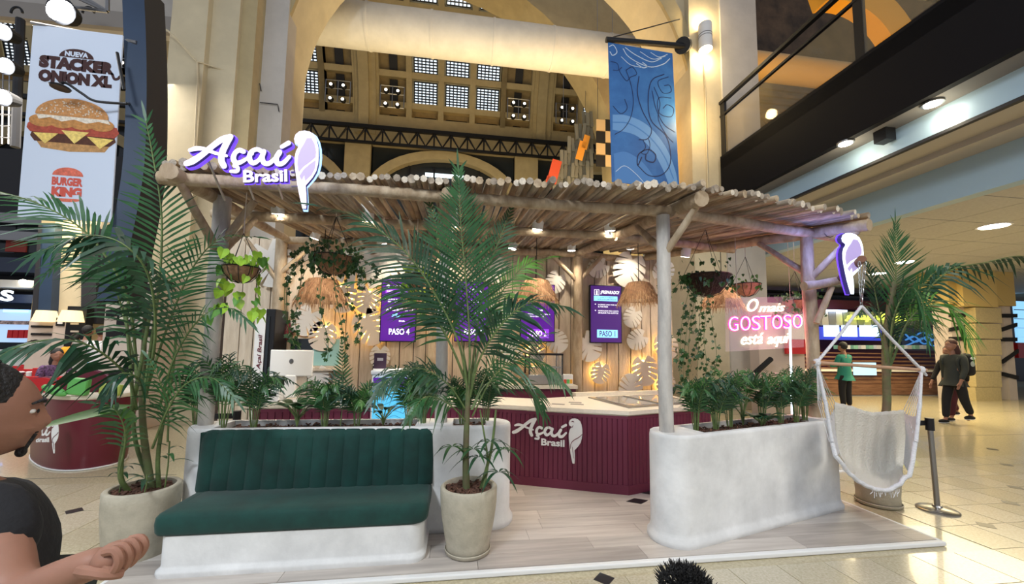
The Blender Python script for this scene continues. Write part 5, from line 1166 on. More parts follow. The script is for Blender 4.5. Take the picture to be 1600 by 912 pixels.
    pos['top'] = W(0, -.005, 1.43+dz_); up_.append('top'); pos['hem'] = W(0, 0.01 if not sit else -.03, pz-(.13 if not sit else .02)); up_.append('hem'); i2 = {n_: i for i, n_ in enumerate(up_)}
    skin('shirt', [pos[n_] for n_ in up_], [(i2[a], i2[b_]) for a, b_ in (('hem', 'pel'), ('pel', 'wst'), ('wst', 'ch'), ('ch', 'top'), ('ch', 'shL'), ('ch', 'shR'), ('shL', 'elL'), ('shR', 'elR'), ('elL', 'wrL'), ('elR', 'wrR'))], [r*k for r in (.155, .15, .15, .075, .075, .058, .058, .042, .042, .075, .150)], shirt, t)
    lo = ['pel', 'hpL', 'hpR', 'knL', 'knR', 'anL', 'anR', 'lw']; pos['lw'] = W(0, 0, pz+.10); i3 = {n_: i for i, n_ in enumerate(lo)}
    skin('trousers', [pos[n_] if n_[:2] != 'an' else pos[n_]+Vector((0, 0, .02)) for n_ in lo], [(7, 0), (0, 1), (0, 2), (1, 3), (2, 4), (3, 5), (4, 6)], [r*k for r in (.13, .105, .105, .078, .078, .06, .06, .12)], trousers, t)
    for n_ in 'LR':
        a_, b_ = pos['an'+n_], pos['to'+n_]; d = (b_-a_); d.z = 0; d.normalize(); zz = min(a_.z-.05*k, b_.z)
        MB().ell(a_+d*.05*k+Vector((0, 0, -.045*k)), (.045*k, .13*k, .045*k), 14, 8, Rz).build('shoe', shoes or m_tee, t, True)
        MB().ell(a_+d*.05*k+Vector((0, 0, -.075*k)), (.046*k, .132*k, .014*k), 14, 6, Rz).build('shoe_sole', m_white, t, True)
    hb = MB()
    def hf(p): return Vector((p.x, p.y-(.014 if p.y > 0 else 0), p.z)) if p.z > .005 else Vector((p.x*.9, min(p.y, -.01), p.z*.9))
    hb.ell(hc_+Rz @ Vector((0, -.012*k, .022*k)), (.092*k, .110*k, .122*k), 24, 18, Rz, 0, hf)
    if longhair: hb.tube([hc_+Rz @ Vector((0, -.06*k, .0)), hc_+Rz @ Vector((0, -.10*k, -.14*k)), hc_+Rz @ Vector((0, -.10*k, -.34*k))], [.075*k, .085*k, .04*k], 12)
    hb.build('hair', hair, t, True); return t, W, hc_
g_grn = mat('green_cotton', (.02, .20, .15), .9); g_grey = mat('grey_cotton', (.30, .29, .26), .9); g_wht = mat('white_cotton_shirt', (.75, .75, .76), .9); g_or = mat('orange_cotton', (.80, .38, .03), .9); g_dk = mat('charcoal_cotton', (.03, .035, .032), .9); g_br = mat('auburn_hair', (.05, .012, .008), .6)
p = atZ(1322, 640, 0); human('person in a green shirt seen from behind at the neon food stall', (10.1, 9.0, 0), .1, 1.74, g_grn, m_tee, arms='front')
wm, W, hc_ = human('person in black with a backpack and auburn hair walking left past the column', (10.75, 7.15, 0), PI/2, 1.80, g_dk, m_tee, g_br, .34, longhair=True, shoes=m_tee)
bp_ = thing('backpack', 'dark backpack with a pale round badge on the walking person', 'backpack', tuple(W(0, -.24, 1.2))); c = W(0, -.25, 1.22)
MB().rbox(c, (.22, .34, .48), .08, None, 0, 3).build('bag', m_tee, bp_, True); MB().rbox(c+Vector((.10, 0, -.08)), (.10, .26, .24), .04).build('front_pocket', g_dk, bp_, True); MB().ell(c+Vector((-.02, -.175, .02)), (.06, .006, .06), 14, 6).build('badge', mat('badge_grey', (.4, .45, .42), .6), bp_); MB().ell(c+Vector((-.0, -.172, .14)), (.07, .006, .03), 14, 6).build('badge', m_white, bp_)
for s_ in (-1, 1): MB().tube(cat([c+Vector((-.09, s_*.1, .18)), c+Vector((-.22, s_*.13, .20)), c+Vector((-.36, s_*.13, .08)), c+Vector((-.30, s_*.14, -.16))], 4), .022, 6).build('strap', g_dk, bp_)
human('person in shorts walking just behind the one with the backpack', (11.25, 7.55, 0), PI/2, 1.66, m_tee, mat('wine_shorts', (.07, .012, .02), .9), stride=-.5, shoes=m_tee)
human('person in a grey shirt with their back turned at the food court stalls', (atY(134, 540, 10.6).x, 10.6, 0), .15, 1.86, g_grey, m_tee, arms='front')
human('person in a white shirt with their back turned at the food court stalls', (atY(156, 540, 10.2).x, 10.2, 0), .1, 1.84, g_wht, m_tee, arms='front')
human('person in an orange top standing at the far food court tables', (atY(115, 545, 10.9).x, 10.9, 0), .4, 1.66, g_or, m_tee, arms='front')
human('seated person with dark hair eating at the food court table', (atY(88, 560, 9.2).x, 9.2, 0), -2.2, 1.78, mat('patterned_top', (.10, .05, .12), .9, var=.9, scale=30), m_tee, arms='front', sit=True, longhair=True)
# ---- the man in front at the left edge, laid out from the lens outwards (feet on the floor)
def cdp(px, py, d): return O+ray(px, py)*d
mn = thing('person', 'person in a black T-shirt with a goatee passing close at the left, fist forward', 'person', (-1.25, 1.15, 0))
hc_ = cdp(-24, 646, 1.04); hd = (CR*1.0 + CF*1.15); hd.z = -.16; fy = hd.normalized(); fx = fy.cross(Vector((0, 0, 1))).normalized(); fz_ = fx.cross(fy); R3 = Matrix((fx, fy, fz_)).transposed()
nk = hc_+R3 @ Vector((0, -.045, -.13)); ch = Vector((nk.x+.03, nk.y+.03, nk.z-.25))+Vector((fy.x, fy.y, 0))*.055; 
shR, elR, wrR, hnR = cdp(-20, 790, .98), cdp(20, 935, .90), cdp(128, 886, .90), cdp(172, 872, .90)
shL = cdp(-10, 775, 1.26); elL = shL+Vector((-.05, .06, -.28)); wrL = elL+Vector((-.02, .05, -.24))
pel = Vector((ch.x-.02, ch.y+.0, .82)); wst = ch.lerp(pel, .6); hpR = pel+Vector((0, -.09, -.06)); hpL = pel+Vector((0, .09, -.06))
V = [pel, wst, ch, nk, hc_-fz_*.03, shR, elR, wrR, hnR, shL, elL, wrL, hpR, Vector((hpR.x+.12, hpR.y, .44)), Vector((hpR.x+.1, hpR.y, .06)), Vector((hpR.x+.24, hpR.y, .03)), hpL, Vector((hpL.x-.02, hpL.y, .42)), Vector((hpL.x-.22, hpL.y, .08)), Vector((hpL.x-.10, hpL.y, .03))]
b = skin('body', V, [(0, 1), (1, 2), (2, 3), (3, 4), (2, 5), (5, 6), (6, 7), (7, 8), (2, 9), (9, 10), (10, 11), (0, 12), (12, 13), (13, 14), (14, 15), (0, 16), (16, 17), (17, 18), (18, 19)], [.13, .13, .14, .058, .055, .066, .052, .037, .038, .06, .042, .028, .085, .055, .036, .03, .085, .055, .036, .03], m_skin, mn, 2)
hm_ = MB(); headmesh(hm_, hc_, R3, 1.0)
ad = (hnR-wrR).normalized(); au = Vector((0, 0, 1)); au = (au-ad*au.dot(ad)).normalized(); as_ = ad.cross(au); au, as_ = as_, -au
hm_.ell(hnR+ad*.012, (.040, .034, .040), 18, 12, Matrix((ad, as_, au)).transposed())
for f in range(4):   # fist: four curled fingers over the palm, thumb outside
    k0 = hnR+ad*.046+au*(.030-.019*f)+as_*(-.018); L_ = (.034, .038, .036, .030)[f]
    hm_.tube(cat([k0-ad*.02-as_*.004, k0+ad*.004, k0+ad*.008+as_*L_*.7, k0-ad*.012+as_*(L_+.008), k0-ad*.026+as_*(L_*.75)], 3), .0098, 8)
hm_.tube(cat([wrR+ad*.03+au*.028+as_*.0, hnR+ad*.005+au*.042+as_*.010, hnR+ad*.032+au*.034+as_*.028, hnR+ad*.040+au*.018+as_*.036], 3), [.013]*3+[.0115]*3+[.010]*4, 8)
tmp = hm_.mesh('tmp', m_skin, True); bm = bmesh.new(); bm.from_mesh(b.data); bm.from_mesh(tmp); bm.to_mesh(b.data); bm.free()
skin('t_shirt', [pel+Vector((0, 0, .02)), wst, ch, nk-Vector((.01, 0, .07)), shR, shR.lerp(elR, .72), shL, shL.lerp(elL, .7)], [(0, 1), (1, 2), (2, 3), (2, 4), (4, 5), (2, 6), (6, 7)], [.16, .17, .175, .08, .10, .088, .095, .08], m_tee, mn, 2)
skin('trousers', [V[0]-Vector((0, 0, .02)), V[12], V[13], V[14]+Vector((0, 0, .03)), V[16], V[17], V[18]+Vector((0, 0, .03))], [(0, 1), (1, 2), (2, 3), (0, 4), (4, 5), (5, 6)], [.15, .11, .08, .062, .11, .08, .062], g_dk, mn)
for q in (V[14], V[18]): MB().ell(q+Vector((.06, 0, -.015)), (.14, .05, .05), 14, 8).build('shoe', m_tee, mn, True)
def hf(p): return Vector((p.x, p.y-(.022 if p.y > .02 else 0), p.z)) if p.z > .012 else Vector((p.x*.98, min(p.y, -.02), p.z*.8))
MB().ell(hc_+R3 @ Vector((0, -.012, .020)), (.088, .110, .124), 32, 24, R3, 0, hf).build('hair', m_hair, mn, True)
gb = MB().ell(hc_+R3 @ Vector((0, .080, -.104)), (.022, .012, .014), 14, 10, R3).ell(hc_+R3 @ Vector((0, .098, -.050)), (.024, .006, .004), 12, 6, R3)
gb.tube([hc_+R3 @ Vector((.028, .098, -.052)), hc_+R3 @ Vector((.034, .090, -.078)), hc_+R3 @ Vector((.022, .084, -.102))], .004, 6); gb.build('goatee', m_hair, mn, True)
for sx in (-1, 1):
    ey = MB().ell(hc_+R3 @ Vector((sx*.031, .078, .010)), (.012, .010, .007), 12, 8, R3).build('eye', m_white, mn, True); MB().ell(hc_+R3 @ Vector((sx*.031, .0915, .010)), (.006, .003, .006), 10, 6, R3).build('iris', m_hair, mn)
    MB().tube([hc_+R3 @ Vector((sx*.012, .100, .034)), hc_+R3 @ Vector((sx*.034, .094, .040)), hc_+R3 @ Vector((sx*.055, .078, .032))], [.004, .005, .003], 6).build('eyebrow', m_hair, mn)
# ---- child in front, only the spiky crown of the head is in the picture
ch_, W, hc2 = human('small child with spiky black hair at the bottom edge, only the crown showing', tuple(cdp(1080, 990, .96).xy)+(0,), 0, .955, g_grey, m_tee)
top = cdp(1080, 888, 1.12); dzc = top.z-(hc2.z+.06)
sk = MB()
for i in range(520):
    a_ = random.random()*2*PI; u = math.sqrt(random.random()); v = Vector((math.cos(a_)*u, math.sin(a_)*u, math.sqrt(max(0, 1-u*u*.8)))); q = hc2+Vector((v.x*.060, v.y*.066, v.z*.074+.008))
    d = (v+Vector((random.uniform(-.4, .4), random.uniform(-.4, .4), .3))).normalized(); sk.tube([q, q+d*random.uniform(.014, .030)], [.004, .0005], 3, 0, False)
stuff(sk.build('hair_spikes', m_hair, ch_))
for o in [ch_]: o.location.z += 0; 

# ================================================================ LEFT SIDE OF THE HALL
MYf = lambda o: facing(o)
bn_ = thing('burger_banner', 'tall white hanging banner with a burger picture and bold dark lettering', 'banner', tuple(atY(110, 345, 6.3)))
o_, px_, py_ = atY(52, 38, 6.3), atY(192, 55, 6.3), atY(27, 338, 6.3)
Mb = plane3(o_, px_, py_, 600, 1300)
m_bw = mat('banner_white', (.62, .70, .84), .7); m_ink = mat('banner_ink', (.045, .012, .012), .7); m_bkr = mat('banner_red', (.62, .10, .07), .7)
MB().prism([(0, 1300), (600, 1300), (600, 0), (0, 0)], -.02, 0, Mb).build('cloth', m_bw, bn_)
MB().tube([Mb @ Vector((-10, -6, 0)), Mb @ Vector((640, -6, -.15))], .03, 8).build('top_rod', m_steel, bn_)
arc = [(300+115*math.cos(PI*i/14), 200-62*math.sin(PI*i/14)) for i in range(15)]
MB().prism(arc[::-1], .001, .003, Mb).build('lettering_arch', m_ink, bn_)
fit_text(bn_, 'NUEVA', (222, 194), (378, 158), Mb, m_bw, .004, .05); fit_text(bn_, 'STACKER', (58, 292), (560, 204), Mb, m_ink, .003, .09); fit_text(bn_, 'ONION XL', (60, 388), (548, 302), Mb, m_ink, .003, .09)
g = MB(); ribbon(g, [(545, 285), (562, 318), (585, 315), (598, 298)], 18, Mb, .001, .003); g.build('lettering_tail', m_ink, bn_)
def flat(nm, poly, z, c_, rough=.7):
    o_ = -60 if 'emblem' in nm else -92; poly = [(x, y+o_) for x, y in poly]
    return MB().prism(poly[::-1], z, z+.002, Mb).build(nm, mat('print_'+nm, c_, rough, var=.25, scale=25), bn_)
def el(cx, cy, a, b_, t0=0, t1=2*PI, n=26): return [(cx+a*math.cos(t0+(t1-t0)*i/n), cy-b_*math.sin(t0+(t1-t0)*i/n)) for i in range(n+1)]
flat('bun_bottom', [(80, 880), (560, 880), (530, 925), (300, 940), (115, 925)], .001, (.50, .27, .10)); flat('patty', [(50, 820), (590, 820), (600, 850), (560, 885), (70, 885), (40, 850)], .003, (.09, .03, .015)); flat('bacon', [(20, 770), (60, 740), (600, 750), (620, 790), (590, 825), (40, 825), (15, 800)], .005, (.40, .07, .04))
flat('cheese_left', [(60, 830), (220, 825), (140, 900)], .007, (.85, .60, .16)); flat('cheese_middle', [(240, 800), (420, 800), (330, 885)], .007, (.88, .62, .18)); flat('cheese_right', [(410, 830), (585, 835), (500, 905)], .007, (.85, .60, .16))
for i in range(4): flat('onion_ring', el(110+130*i, 745, 85, 42), .006+.001*i, (.52, .24, .07))
flat('sauce', [(70, 700), (540, 705), (560, 735), (480, 722), (400, 742), (320, 722), (240, 742), (160, 720), (90, 738)], .011, (.78, .70, .58)); flat('bun_top', [(70, 705)]+el(305, 700, 240, 120, PI, 0)+[(545, 705)], .012, (.55, .26, .09))
sd_ = MB()
for i in range(90):
    a_ = random.random()*PI; r = random.random()**.5*.9; x, y = 305+230*r*math.cos(a_), 598-108*r*math.sin(a_); sd_.prism([(x-6, y), (x, y-4), (x+6, y), (x, y+4)], .014, .0155, Mb)
stuff(sd_.build('sesame_seeds', m_cream, bn_))
flat('emblem_top', el(300, 1070, 100, 55, 0, PI, 16), .001, (.70, .16, .10)); flat('emblem_bottom', [(200, 1222), (400, 1222)]+el(300, 1222, 100, 22, 0, -PI, 10)[1:-1], .001, (.70, .16, .10))
fit_text(bn_, 'BURGER', (200, 1078), (400, 1022), Mb, m_bkr, .003, .06); fit_text(bn_, 'KING', (202, 1152), (398, 1086), Mb, m_bkr, .003, .08)
# swan-neck lamp over the banner
sl = thing('swan_neck_lamp', 'black swan-neck lamp reaching over the burger banner', 'lamp', tuple(atY(196, 160, 6.2)))
MB().tube(cat([atY(198, 162, 6.2), atY(150, 158, 6.1), atY(128, 146, 6.05), atY(104, 130, 6.0), atY(94, 131, 6.0)], 5), .018, 7).build('arm', m_blackm, sl, True); MB().lathe([(.02, .05), (.11, .0), (.10, -.02), (.02, -.015)], atY(94, 136, 6.0), 18).build('shade', m_blackm, sl, True)
MB().tube([atY(183, 82, 6.15), atY(194, 140, 6.15)], .02, 6).build('wall_rod', m_blackm, sl); MB().tube([atY(198, 162, 6.2), atY(203, 162, 6.5)], .02, 6).build('wall_bracket', m_blackm, sl)
nb_ = thing('navy_blade', 'tall curved navy blue fin standing beside the burger banner', 'panel', tuple(atY(195, 380, 6.5)))
Lf = cat([atY(190, -30, 6.4), atY(193, 60, 6.4), atY(196, 150, 6.4), atY(192, 250, 6.4), atY(182, 320, 6.4), atY(168, 385, 6.4), atY(150, 470, 6.4)], 5); Rg = cat([atY(224, -30, 6.5), atY(228, 60, 6.5), atY(229, 150, 6.5), atY(226, 250, 6.5), atY(216, 320, 6.5), atY(203, 385, 6.5), atY(188, 470, 6.5)], 5); Rb = [p+Vector((.02, .42, 0)) for i, p in enumerate(Rg)]; Lb = [p+Vector((0, .42, 0)) for p in Lf]
MB().grid([[a_, b_] for a_, b_ in zip(Lf, Rg)]).build('front_face', m_navy, nb_, True); MB().grid([[a_, b_] for a_, b_ in zip(Rg, Rb)]).build('side_face', m_dark, nb_, True); MB().grid([[a_, b_] for a_, b_ in zip(Lb, Lf)]).build('side_face', m_dark, nb_, True)
# clad base of the pier with black bands
cb = thing('clad_base', 'pale panelled base with slanting black bands behind the left palm', 'wall', (-6.5, 7.6, 0)); structure(cb)
for k_ in ('label', 'category'): del cb[k_]
YB = 7.8; xa, xb = atY(163, 500, YB).x, atY(238, 500, YB).x; zt_ = atY(200, 425, YB).z; m_clad = mat('clad_panel', (.62, .52, .44), .6, var=.05, scale=3)
for i, (z0, z1) in enumerate(((0, .62), (.63, 1.25), (1.26, 1.9), (1.91, 2.5), (2.51, zt_))): MB().bb(xa, xb, YB, YB+.9, z0, z1).build('panel', m_clad, cb)
def band(pts, nm='black_band'):
    P_ = [atY(x, y, YB-.02) for x, y in pts]; Q_ = [p+Vector((0, .03, 0)) for p in P_]
    MB().add(P_+Q_, [(0, 1, 2, 3), (7, 6, 5, 4), (0, 4, 5, 1), (1, 5, 6, 2), (2, 6, 7, 3), (3, 7, 4, 0)]).build(nm, m_tee, cb)
band([(165, 443), (237, 443), (237, 455), (165, 455)]); band([(165, 485), (237, 470), (237, 482), (165, 497)]); band([(165, 514), (237, 514), (237, 526), (165, 526)]); band([(165, 585), (237, 556), (237, 568), (165, 598)])
p = atY(196, 498, YB-.04); MB().box(p, (.25, .03, .23)).build('framed_notice', m_blackm, cb); MB().box(p+Vector((0, -.018, .02)), (.16, .004, .06)).build('notice_print', m_cream, cb)
def shade_prop(px, py, Y, r, h, lab):
    c = atY(px, py, Y); t = thing('glowing_lamp', lab, 'lamp', tuple(c), 'cream lamp shades on the column'); MB().lathe([(r, -h/2), (r*.72, h/2)], c, 20).build('lamp_shade', emi('shade_glow', (1, .75, .38), 1.1) if 'shade_glow' not in bpy.data.materials else bpy.data.materials['shade_glow'], t)
# far food court facade
fw = structure(MB().bb(-30, -7.2, 16.5, 16.8, 0, 8.6).build('wall_left', m_dark))
def fbox(px0, px1, py0, py1, Y, d, nm, m_, par): a_, b_ = atY(px0, py0, Y), atY(px1, py1, Y); return MB().bb(a_.x, b_.x, Y, Y+d, b_.z, a_.z).build(nm, m_, par)
m_wf = mat('white_fascia', (.74, .70, .62), .6); m_nf = mat('navy_fascia', (.02, .03, .06), .4)
fbox(-140, 235, 396, 432, 15.4, 1.0, 'navy_fascia', m_nf, fw); fbox(-140, 235, 432, 455, 15.2, 1.3, 'white_soffit_band', m_wf, fw); fbox(-140, 235, 455, 478, 15.5, .9, 'sign_band', m_nf, fw)
fbox(-140, 235, 340, 344, 15.3, .1, 'handrail', m_steel, fw); fbox(-140, 235, 368, 371, 15.3, .1, 'handrail', m_steel, fw)
for i, (a_, b_) in enumerate(((-60, -15), (-12, 22), (26, 58), (150, 185), (190, 225))): fbox(a_, b_, 346, 395, 15.6, .05, 'shop_window', m_glassd, fw)
fbox(10, 40, 372, 394, 15.55, .04, 'red_shop_panel', mat('dull_red', (.25, .03, .02), .6), fw)
for x, nm in ((36, 'left'), (107, 'middle'), (150, 'right')):
    p = atY(x, 440, 15.1); t = thing('downlight', 'small white downlight in the far fascia of the food court, '+nm, 'light', tuple(p), 'food court fascia lights'); MB().ell(p, (.12, .06, .08), 12, 8).build('lamp_lens', m_lamp, t)
st_ = thing('food_stall', 'bright food stall with a glowing letter sign at the far left', 'stall', tuple(atY(20, 560, 15))); 
fbox(-120, 44, 480, 535, 15.2, .1, 'lit_back_wall', emi('stall_glow_blue', (.40, .58, .85), .8), st_); fbox(-120, 60, 545, 575, 14.6, .7, 'stall_counter', m_white, st_); fbox(5, 42, 483, 488, 15.1, .05, 'neon_line', emi('neon_blue', (.15, .35, 1), 4), st_); fbox(-20, 44, 500, 507, 15.1, .05, 'menu_strip', mat('menu_mix', (.4, .3, .3), .6, var=.9, scale=9), st_)
fit_text(st_, 'S', (0, 0), (.34, .36), facing(atY(2, 470, 15.1)), emi('blue_white', (.8, .9, 1), 3), .05, .02)
for i in range(4): fbox(12+9*i, 18+9*i, 515, 528, 15.0, .2, 'red_jar', m_red, st_)
st2 = thing('food_stall', 'food stall with a dark sign board reading CAESAR behind the standing people', 'stall', tuple(atY(150, 560, 15)))
fit_text(st2, 'CÆSAR', (0, 0), (1.35, .42), facing(atY(131, 473, 15.3)), m_white, .04, .02); fbox(128, 175, 480, 497, 15.2, .1, 'menu_board', emi('menu_glow', (.45, .42, .75), .8), st2); fbox(128, 175, 498, 524, 15.3, .1, 'lit_back_wall', emi('stall_glow_warm', (.95, .75, .60), .7), st2); fbox(126, 178, 535, 575, 14.8, .5, 'stall_counter', m_clad, st2)
# column with slanted navy fins, cladding and menu totem
fc = thing('food_court_column', 'golden column between dark slanted fins in the food court', 'column', (atY(97, 600, 11.6).x, 11.6, 0)); structure(fc)
for k_ in ('label', 'category'): del fc[k_]
fbox(88, 128, 335, 640, 11.6, .9, 'shaft', m_pier, fc); fbox(66, 90, 335, 640, 11.9, .6, 'shaft', m_gold, fc)
for P_, m_ in (([(66, 350), (86, 350), (78, 505), (55, 505)], m_navy), ([(60, 350), (68, 350), (58, 505), (48, 505)], m_dark), ([(128, 350), (146, 350), (152, 505), (126, 505)], m_dark)):
    q = [atY(x, y, 11.4) for x, y in P_]; q2 = [v+Vector((0, .5, 0)) for v in q]; MB().add(q+q2, [(0, 1, 2, 3), (7, 6, 5, 4), (0, 4, 5, 1), (1, 5, 6, 2), (2, 6, 7, 3), (3, 7, 4, 0)]).build('fin', m_, fc)
fbox(46, 84, 500, 600, 11.3, .8, 'clad_panel', m_clad, fc); fbox(84, 106, 500, 600, 11.2, .9, 'clad_panel', m_clad, fc)
for y0, y1 in ((508, 512), (520, 524), (531, 534)): fbox(48, 82, y0, y1, 11.27, .03, 'black_band', m_tee, fc)
fbox(88, 99, 496, 509, 11.17, .03, 'framed_notice', m_blackm, fc); fbox(90, 97, 499, 506, 11.15, .02, 'notice_print', m_white, fc); fbox(106, 127, 478, 570, 11.1, .2, 'menu_totem', m_blackm, fc)
for i in range(4): fbox(110, 122, 492+12*i, 495+12*i, 11.08, .02, 'totem_lettering', m_wf, fc)
shade_prop(72, 494, 11.2, .24, .28, 'cream lamp shade on the left of the food court column'); shade_prop(112, 494, 11.0, .24, .28, 'cream lamp shade on the right of the food court column'); point('capital_light', atY(80, 352, 11.2), 25, (1, .75, .3), .1); point('capital_light', atY(128, 352, 11.2), 25, (1, .75, .3), .1)
# upper left: gantry, beams and lamp bursts
gt = thing('lighting_gantry', 'grey steel gantry with round hooks across the top left corner', 'gantry', tuple(atY(60, 20, 9)))
q = MB(); q.box(atY(90, 24, 9.5), (5.2, .12, .38), Matrix.Rotation(-.02, 3, 'Y')); q.build('beam', mat('gantry_grey', (.30, .27, .24), .6), gt)
for a_, b_ in (((118, -5), (168, 18)), ((130, -5), (168, 18)), ((168, -5), (168, 18)), ((118, 12), (168, 18))): MB().tube([atY(*a_, 8.6), atY(*b_, 8.6)], .035, 6).build('lattice_bar', m_steel, gt)
for x in (26, 138): MB().tube([atY(x+9*math.cos(PI*i/10), 20-9*math.sin(PI*i/10), 8.8) for i in range(11)], .022, 6).build('hook', m_blackm, gt)
MB().tube([atY(32, 30, 9), atY(24, 230, 9)], .07, 8).build('dark_pole', m_dark, gt)
for i in range(7): MB().tube([atY(-20, 105+18*i, 9.2), atY(22, 108+18*i, 9.2)], .012, 5).build('grille_bar', m_steel, gt)
for i in range(4): MB().tube([atY(-15+10*i, 105, 9.2), atY(-17+10*i, 225, 9.2)], .012, 5).build('grille_bar', m_steel, gt)
ws_ = structure(MB().prism([(0, 0), (6, 0), (6, 4.2), (0, 4.6)], 0, .2, facing((atY(-120, 30, 10).x, 10, atY(0, 35, 10).z))).build('trim_2', m_pierw))
for i, (x, y, s_) in enumerate(((95, 16, .26), (4, 50, .16), (8, 103, .16), (4, 152, .16))):
    p = atY(x, y, 8.3); t = thing('flood_lamp', ('biggest white flood lamp at the top of the gantry', 'upper white flood lamp at the left edge', 'middle white flood lamp at the left edge', 'lower white flood lamp at the left edge')[i], 'lamp', tuple(p)); MB().tube([p+Vector((0, .0, 0)), p+Vector((-.0, .22, .06))], [s_, s_*.7], 16).build('housing', m_blackm, t); MB().ell(p+Vector((0, -.02, 0)), (s_*.9, .05, s_*.9), 18, 8).build('lamp_lens', emi('flood_face', (.92, .95, 1), 25) if 'flood_face' not in bpy.data.materials else bpy.data.materials['flood_face'], t)
# ---- wine red tub counter with its green and red things
tb = thing('tub_counter', 'wine red rounded tub counter with a pale rim and a white parrot mark', 'counter', (-5.0, 6.05, 0))
def ovl(s_, z, n=40, dx=.14, dy=-.06): 
    o = []; c_, sn = math.cos(2.45), math.sin(2.45)
    for i in range(n): a_ = 2*PI*i/n; x, y = .98*s_*math.copysign(abs(math.cos(a_))**.8, math.cos(a_)), .42*s_*math.copysign(abs(math.sin(a_))**.8, math.sin(a_)); o.append((-5.12+dx+x*c_-y*sn, 6.2+dy+x*sn+y*c_, z))
    return o
def rings(rs): n = len(rs[0]); return MB().add([p for r in rs for p in r], [(i*n+j, i*n+(j+1) % n, (i+1)*n+(j+1) % n, (i+1)*n+j) for i in range(len(rs)-1) for j in range(n)])
rings([ovl(.92, .0), ovl(.93, .02), ovl(.96, .3), ovl(1.02, .6), ovl(1.06, .84)]).build('hull', m_wine2, tb, True); rings([ovl(1.06, .84), ovl(1.08, .86), ovl(1.08, .89), ovl(1.0, .90), ovl(.96, .86), ovl(.3, .85), ovl(.01, .85)]).build('rim', m_cream, tb, True); rings([ovl(.95, .0), ovl(.95, .012), ovl(.90, .012)]).build('floor_trim', m_white, tb)
ml = plane3(atY(20, 655, 5.22), atY(98, 655, 5.22), atY(20, 722, 5.22), 1186, 760); logo(tb, ml @ Matrix.Translation((60, -100, 0)), m_white, m_white, .004, m_wine2)
def onrim(px, py, z=.9, Y=None): return atZ(px, py, z)
for lab, px, r in (('round-backed wine red seat shell on the tub counter, right one', 140, .30), ('round-backed wine red seat shell on the tub counter, left one', 70, .20)):
    p = onrim(px, 612, .9); t = thing('seat_shell', lab, 'seat', tuple(p)); MB().prism([(r*math.cos(PI*i/14), r*.9*math.sin(PI*i/14)) for i in range(15)], 0, .05, facing(p)).build('shell_back', m_red if r < .25 else m_wine2, t); MB().tube([facing(p) @ Vector((r*math.cos(PI*i/14), r*.9*math.sin(PI*i/14), .02)) for i in range(15)], .015, 6).build('shell_edge', m_wine, t)
m_gr = mat('toy_green', (.12, .42, .10), .5); m_ol = mat('toy_olive', (.35, .42, .08), .6)
for i, (px, w_, h_, m_, lab) in enumerate(((137, .20, .20, m_gr, 'square green box leaning on the wine seat shell'), (187, .22, .13, m_ol, 'olive green box at the right of the tub counter'))):
    p = onrim(px, 615, .9)-Vector((0, .12, 0)); t = MB().rbox(p+Vector((0, 0, h_/2+.0)), (w_, .08, h_), .02, Matrix.Rotation(.1, 3, 'Y')).build('green_box', m_, None); tag(t, lab, 'box')
for i, (px, py) in enumerate(((92, 606), (103, 600), (112, 598), (84, 612))):
    p = onrim(px, py+6, .9); t = MB().ell(p+Vector((0, 0, .06)), (.14, .05, .05), 14, 8, Matrix.Rotation(-.5+.3*i, 3, 'Y')).build('green_pod', m_gr, None, True); tag(t, ('lowest green pod on the tub counter, far left of the pods', 'topmost green pod, leaning on the wine seat shell', 'green pod touching the square green box', 'green pod half under the others by the rim')[i], 'toy', 'green pods on the tub counter')
for i, px in enumerate((76, 97, 152, 165, 176, 120, 60)):
    p = onrim(px, 610-(i % 3)*5, .9); t = MB().ell(p+Vector((0, 0, .04)), (.045, .04, .045), 12, 8).build('white_cup', m_white, None, True); tag(t, ('white cup on the tub counter among the green pods', 'white cup left of the square green box', 'white cup just right of the square green box', 'white cup between square and olive boxes', 'white cup touching the olive green box', 'white cup in front of the larger seat shell', 'white cup at the far left of the tub counter')[i], 'cup', 'white cups on the tub counter')
# ---- food court tables and red chairs
def fchair(x, y, r, lab):
    t = thing('food_court_chair', lab, 'chair', (x, y, 0), 'red chairs of the food court'); R_ = rotz(r); L = Vector((x, y, 0))
    def W_(a, b_, c_): return L+R_ @ Vector((a, b_, c_))
    MB().rbox(W_(0, 0, .45), (.44, .42, .03), .012, R_).build('seat', m_red, t); MB().rbox(W_(0, -.2, .70), (.44, .03, .34), .012, R_).build('backrest', m_red, t)
    for sx in (-1, 1):
        for sy in (-1, 1): MB().tube([W_(sx*.18, sy*.17, .44), W_(sx*.2, sy*.2, 0)], .012, 6).build('leg', m_steel, t)
        MB().tube([W_(sx*.19, -.19, .45), W_(sx*.19, -.2, .6)], .012, 6).build('back_support', m_steel, t)
def ftable(x, y, w_, d, lab):
    t = thing('food_court_table', lab, 'table', (x, y, 0), 'food court tables'); MB().rbox((x, y, .74), (w_, d, .03), .01).build('tabletop', mat('brown_top', (.16, .09, .05), .4) if 'brown_top' not in bpy.data.materials else bpy.data.materials['brown_top'], t); MB().tube([(x, y, .03), (x, y, .73)], .035, 10).build('pedestal', m_blackm, t); MB().lathe([(.25, 0), (.25, .015), (.04, .03)], (x, y, 0), 20).build('foot', m_blackm, t)
txs = ((85, 9.4, 1.9, .8, 'brown food court table of the eating person'), (10, 10.6, 2.2, .8, 'brown food court table at the left edge'), (150, 10.4, 1.0, .7, 'brown food court table under the blue bag'), (40, 13.2, 2.4, .8, 'white-lit food court table farther back'))
for px, Y, w_, d, lab in txs: ftable(atY(px, 575, Y).x, Y, w_, d, lab)
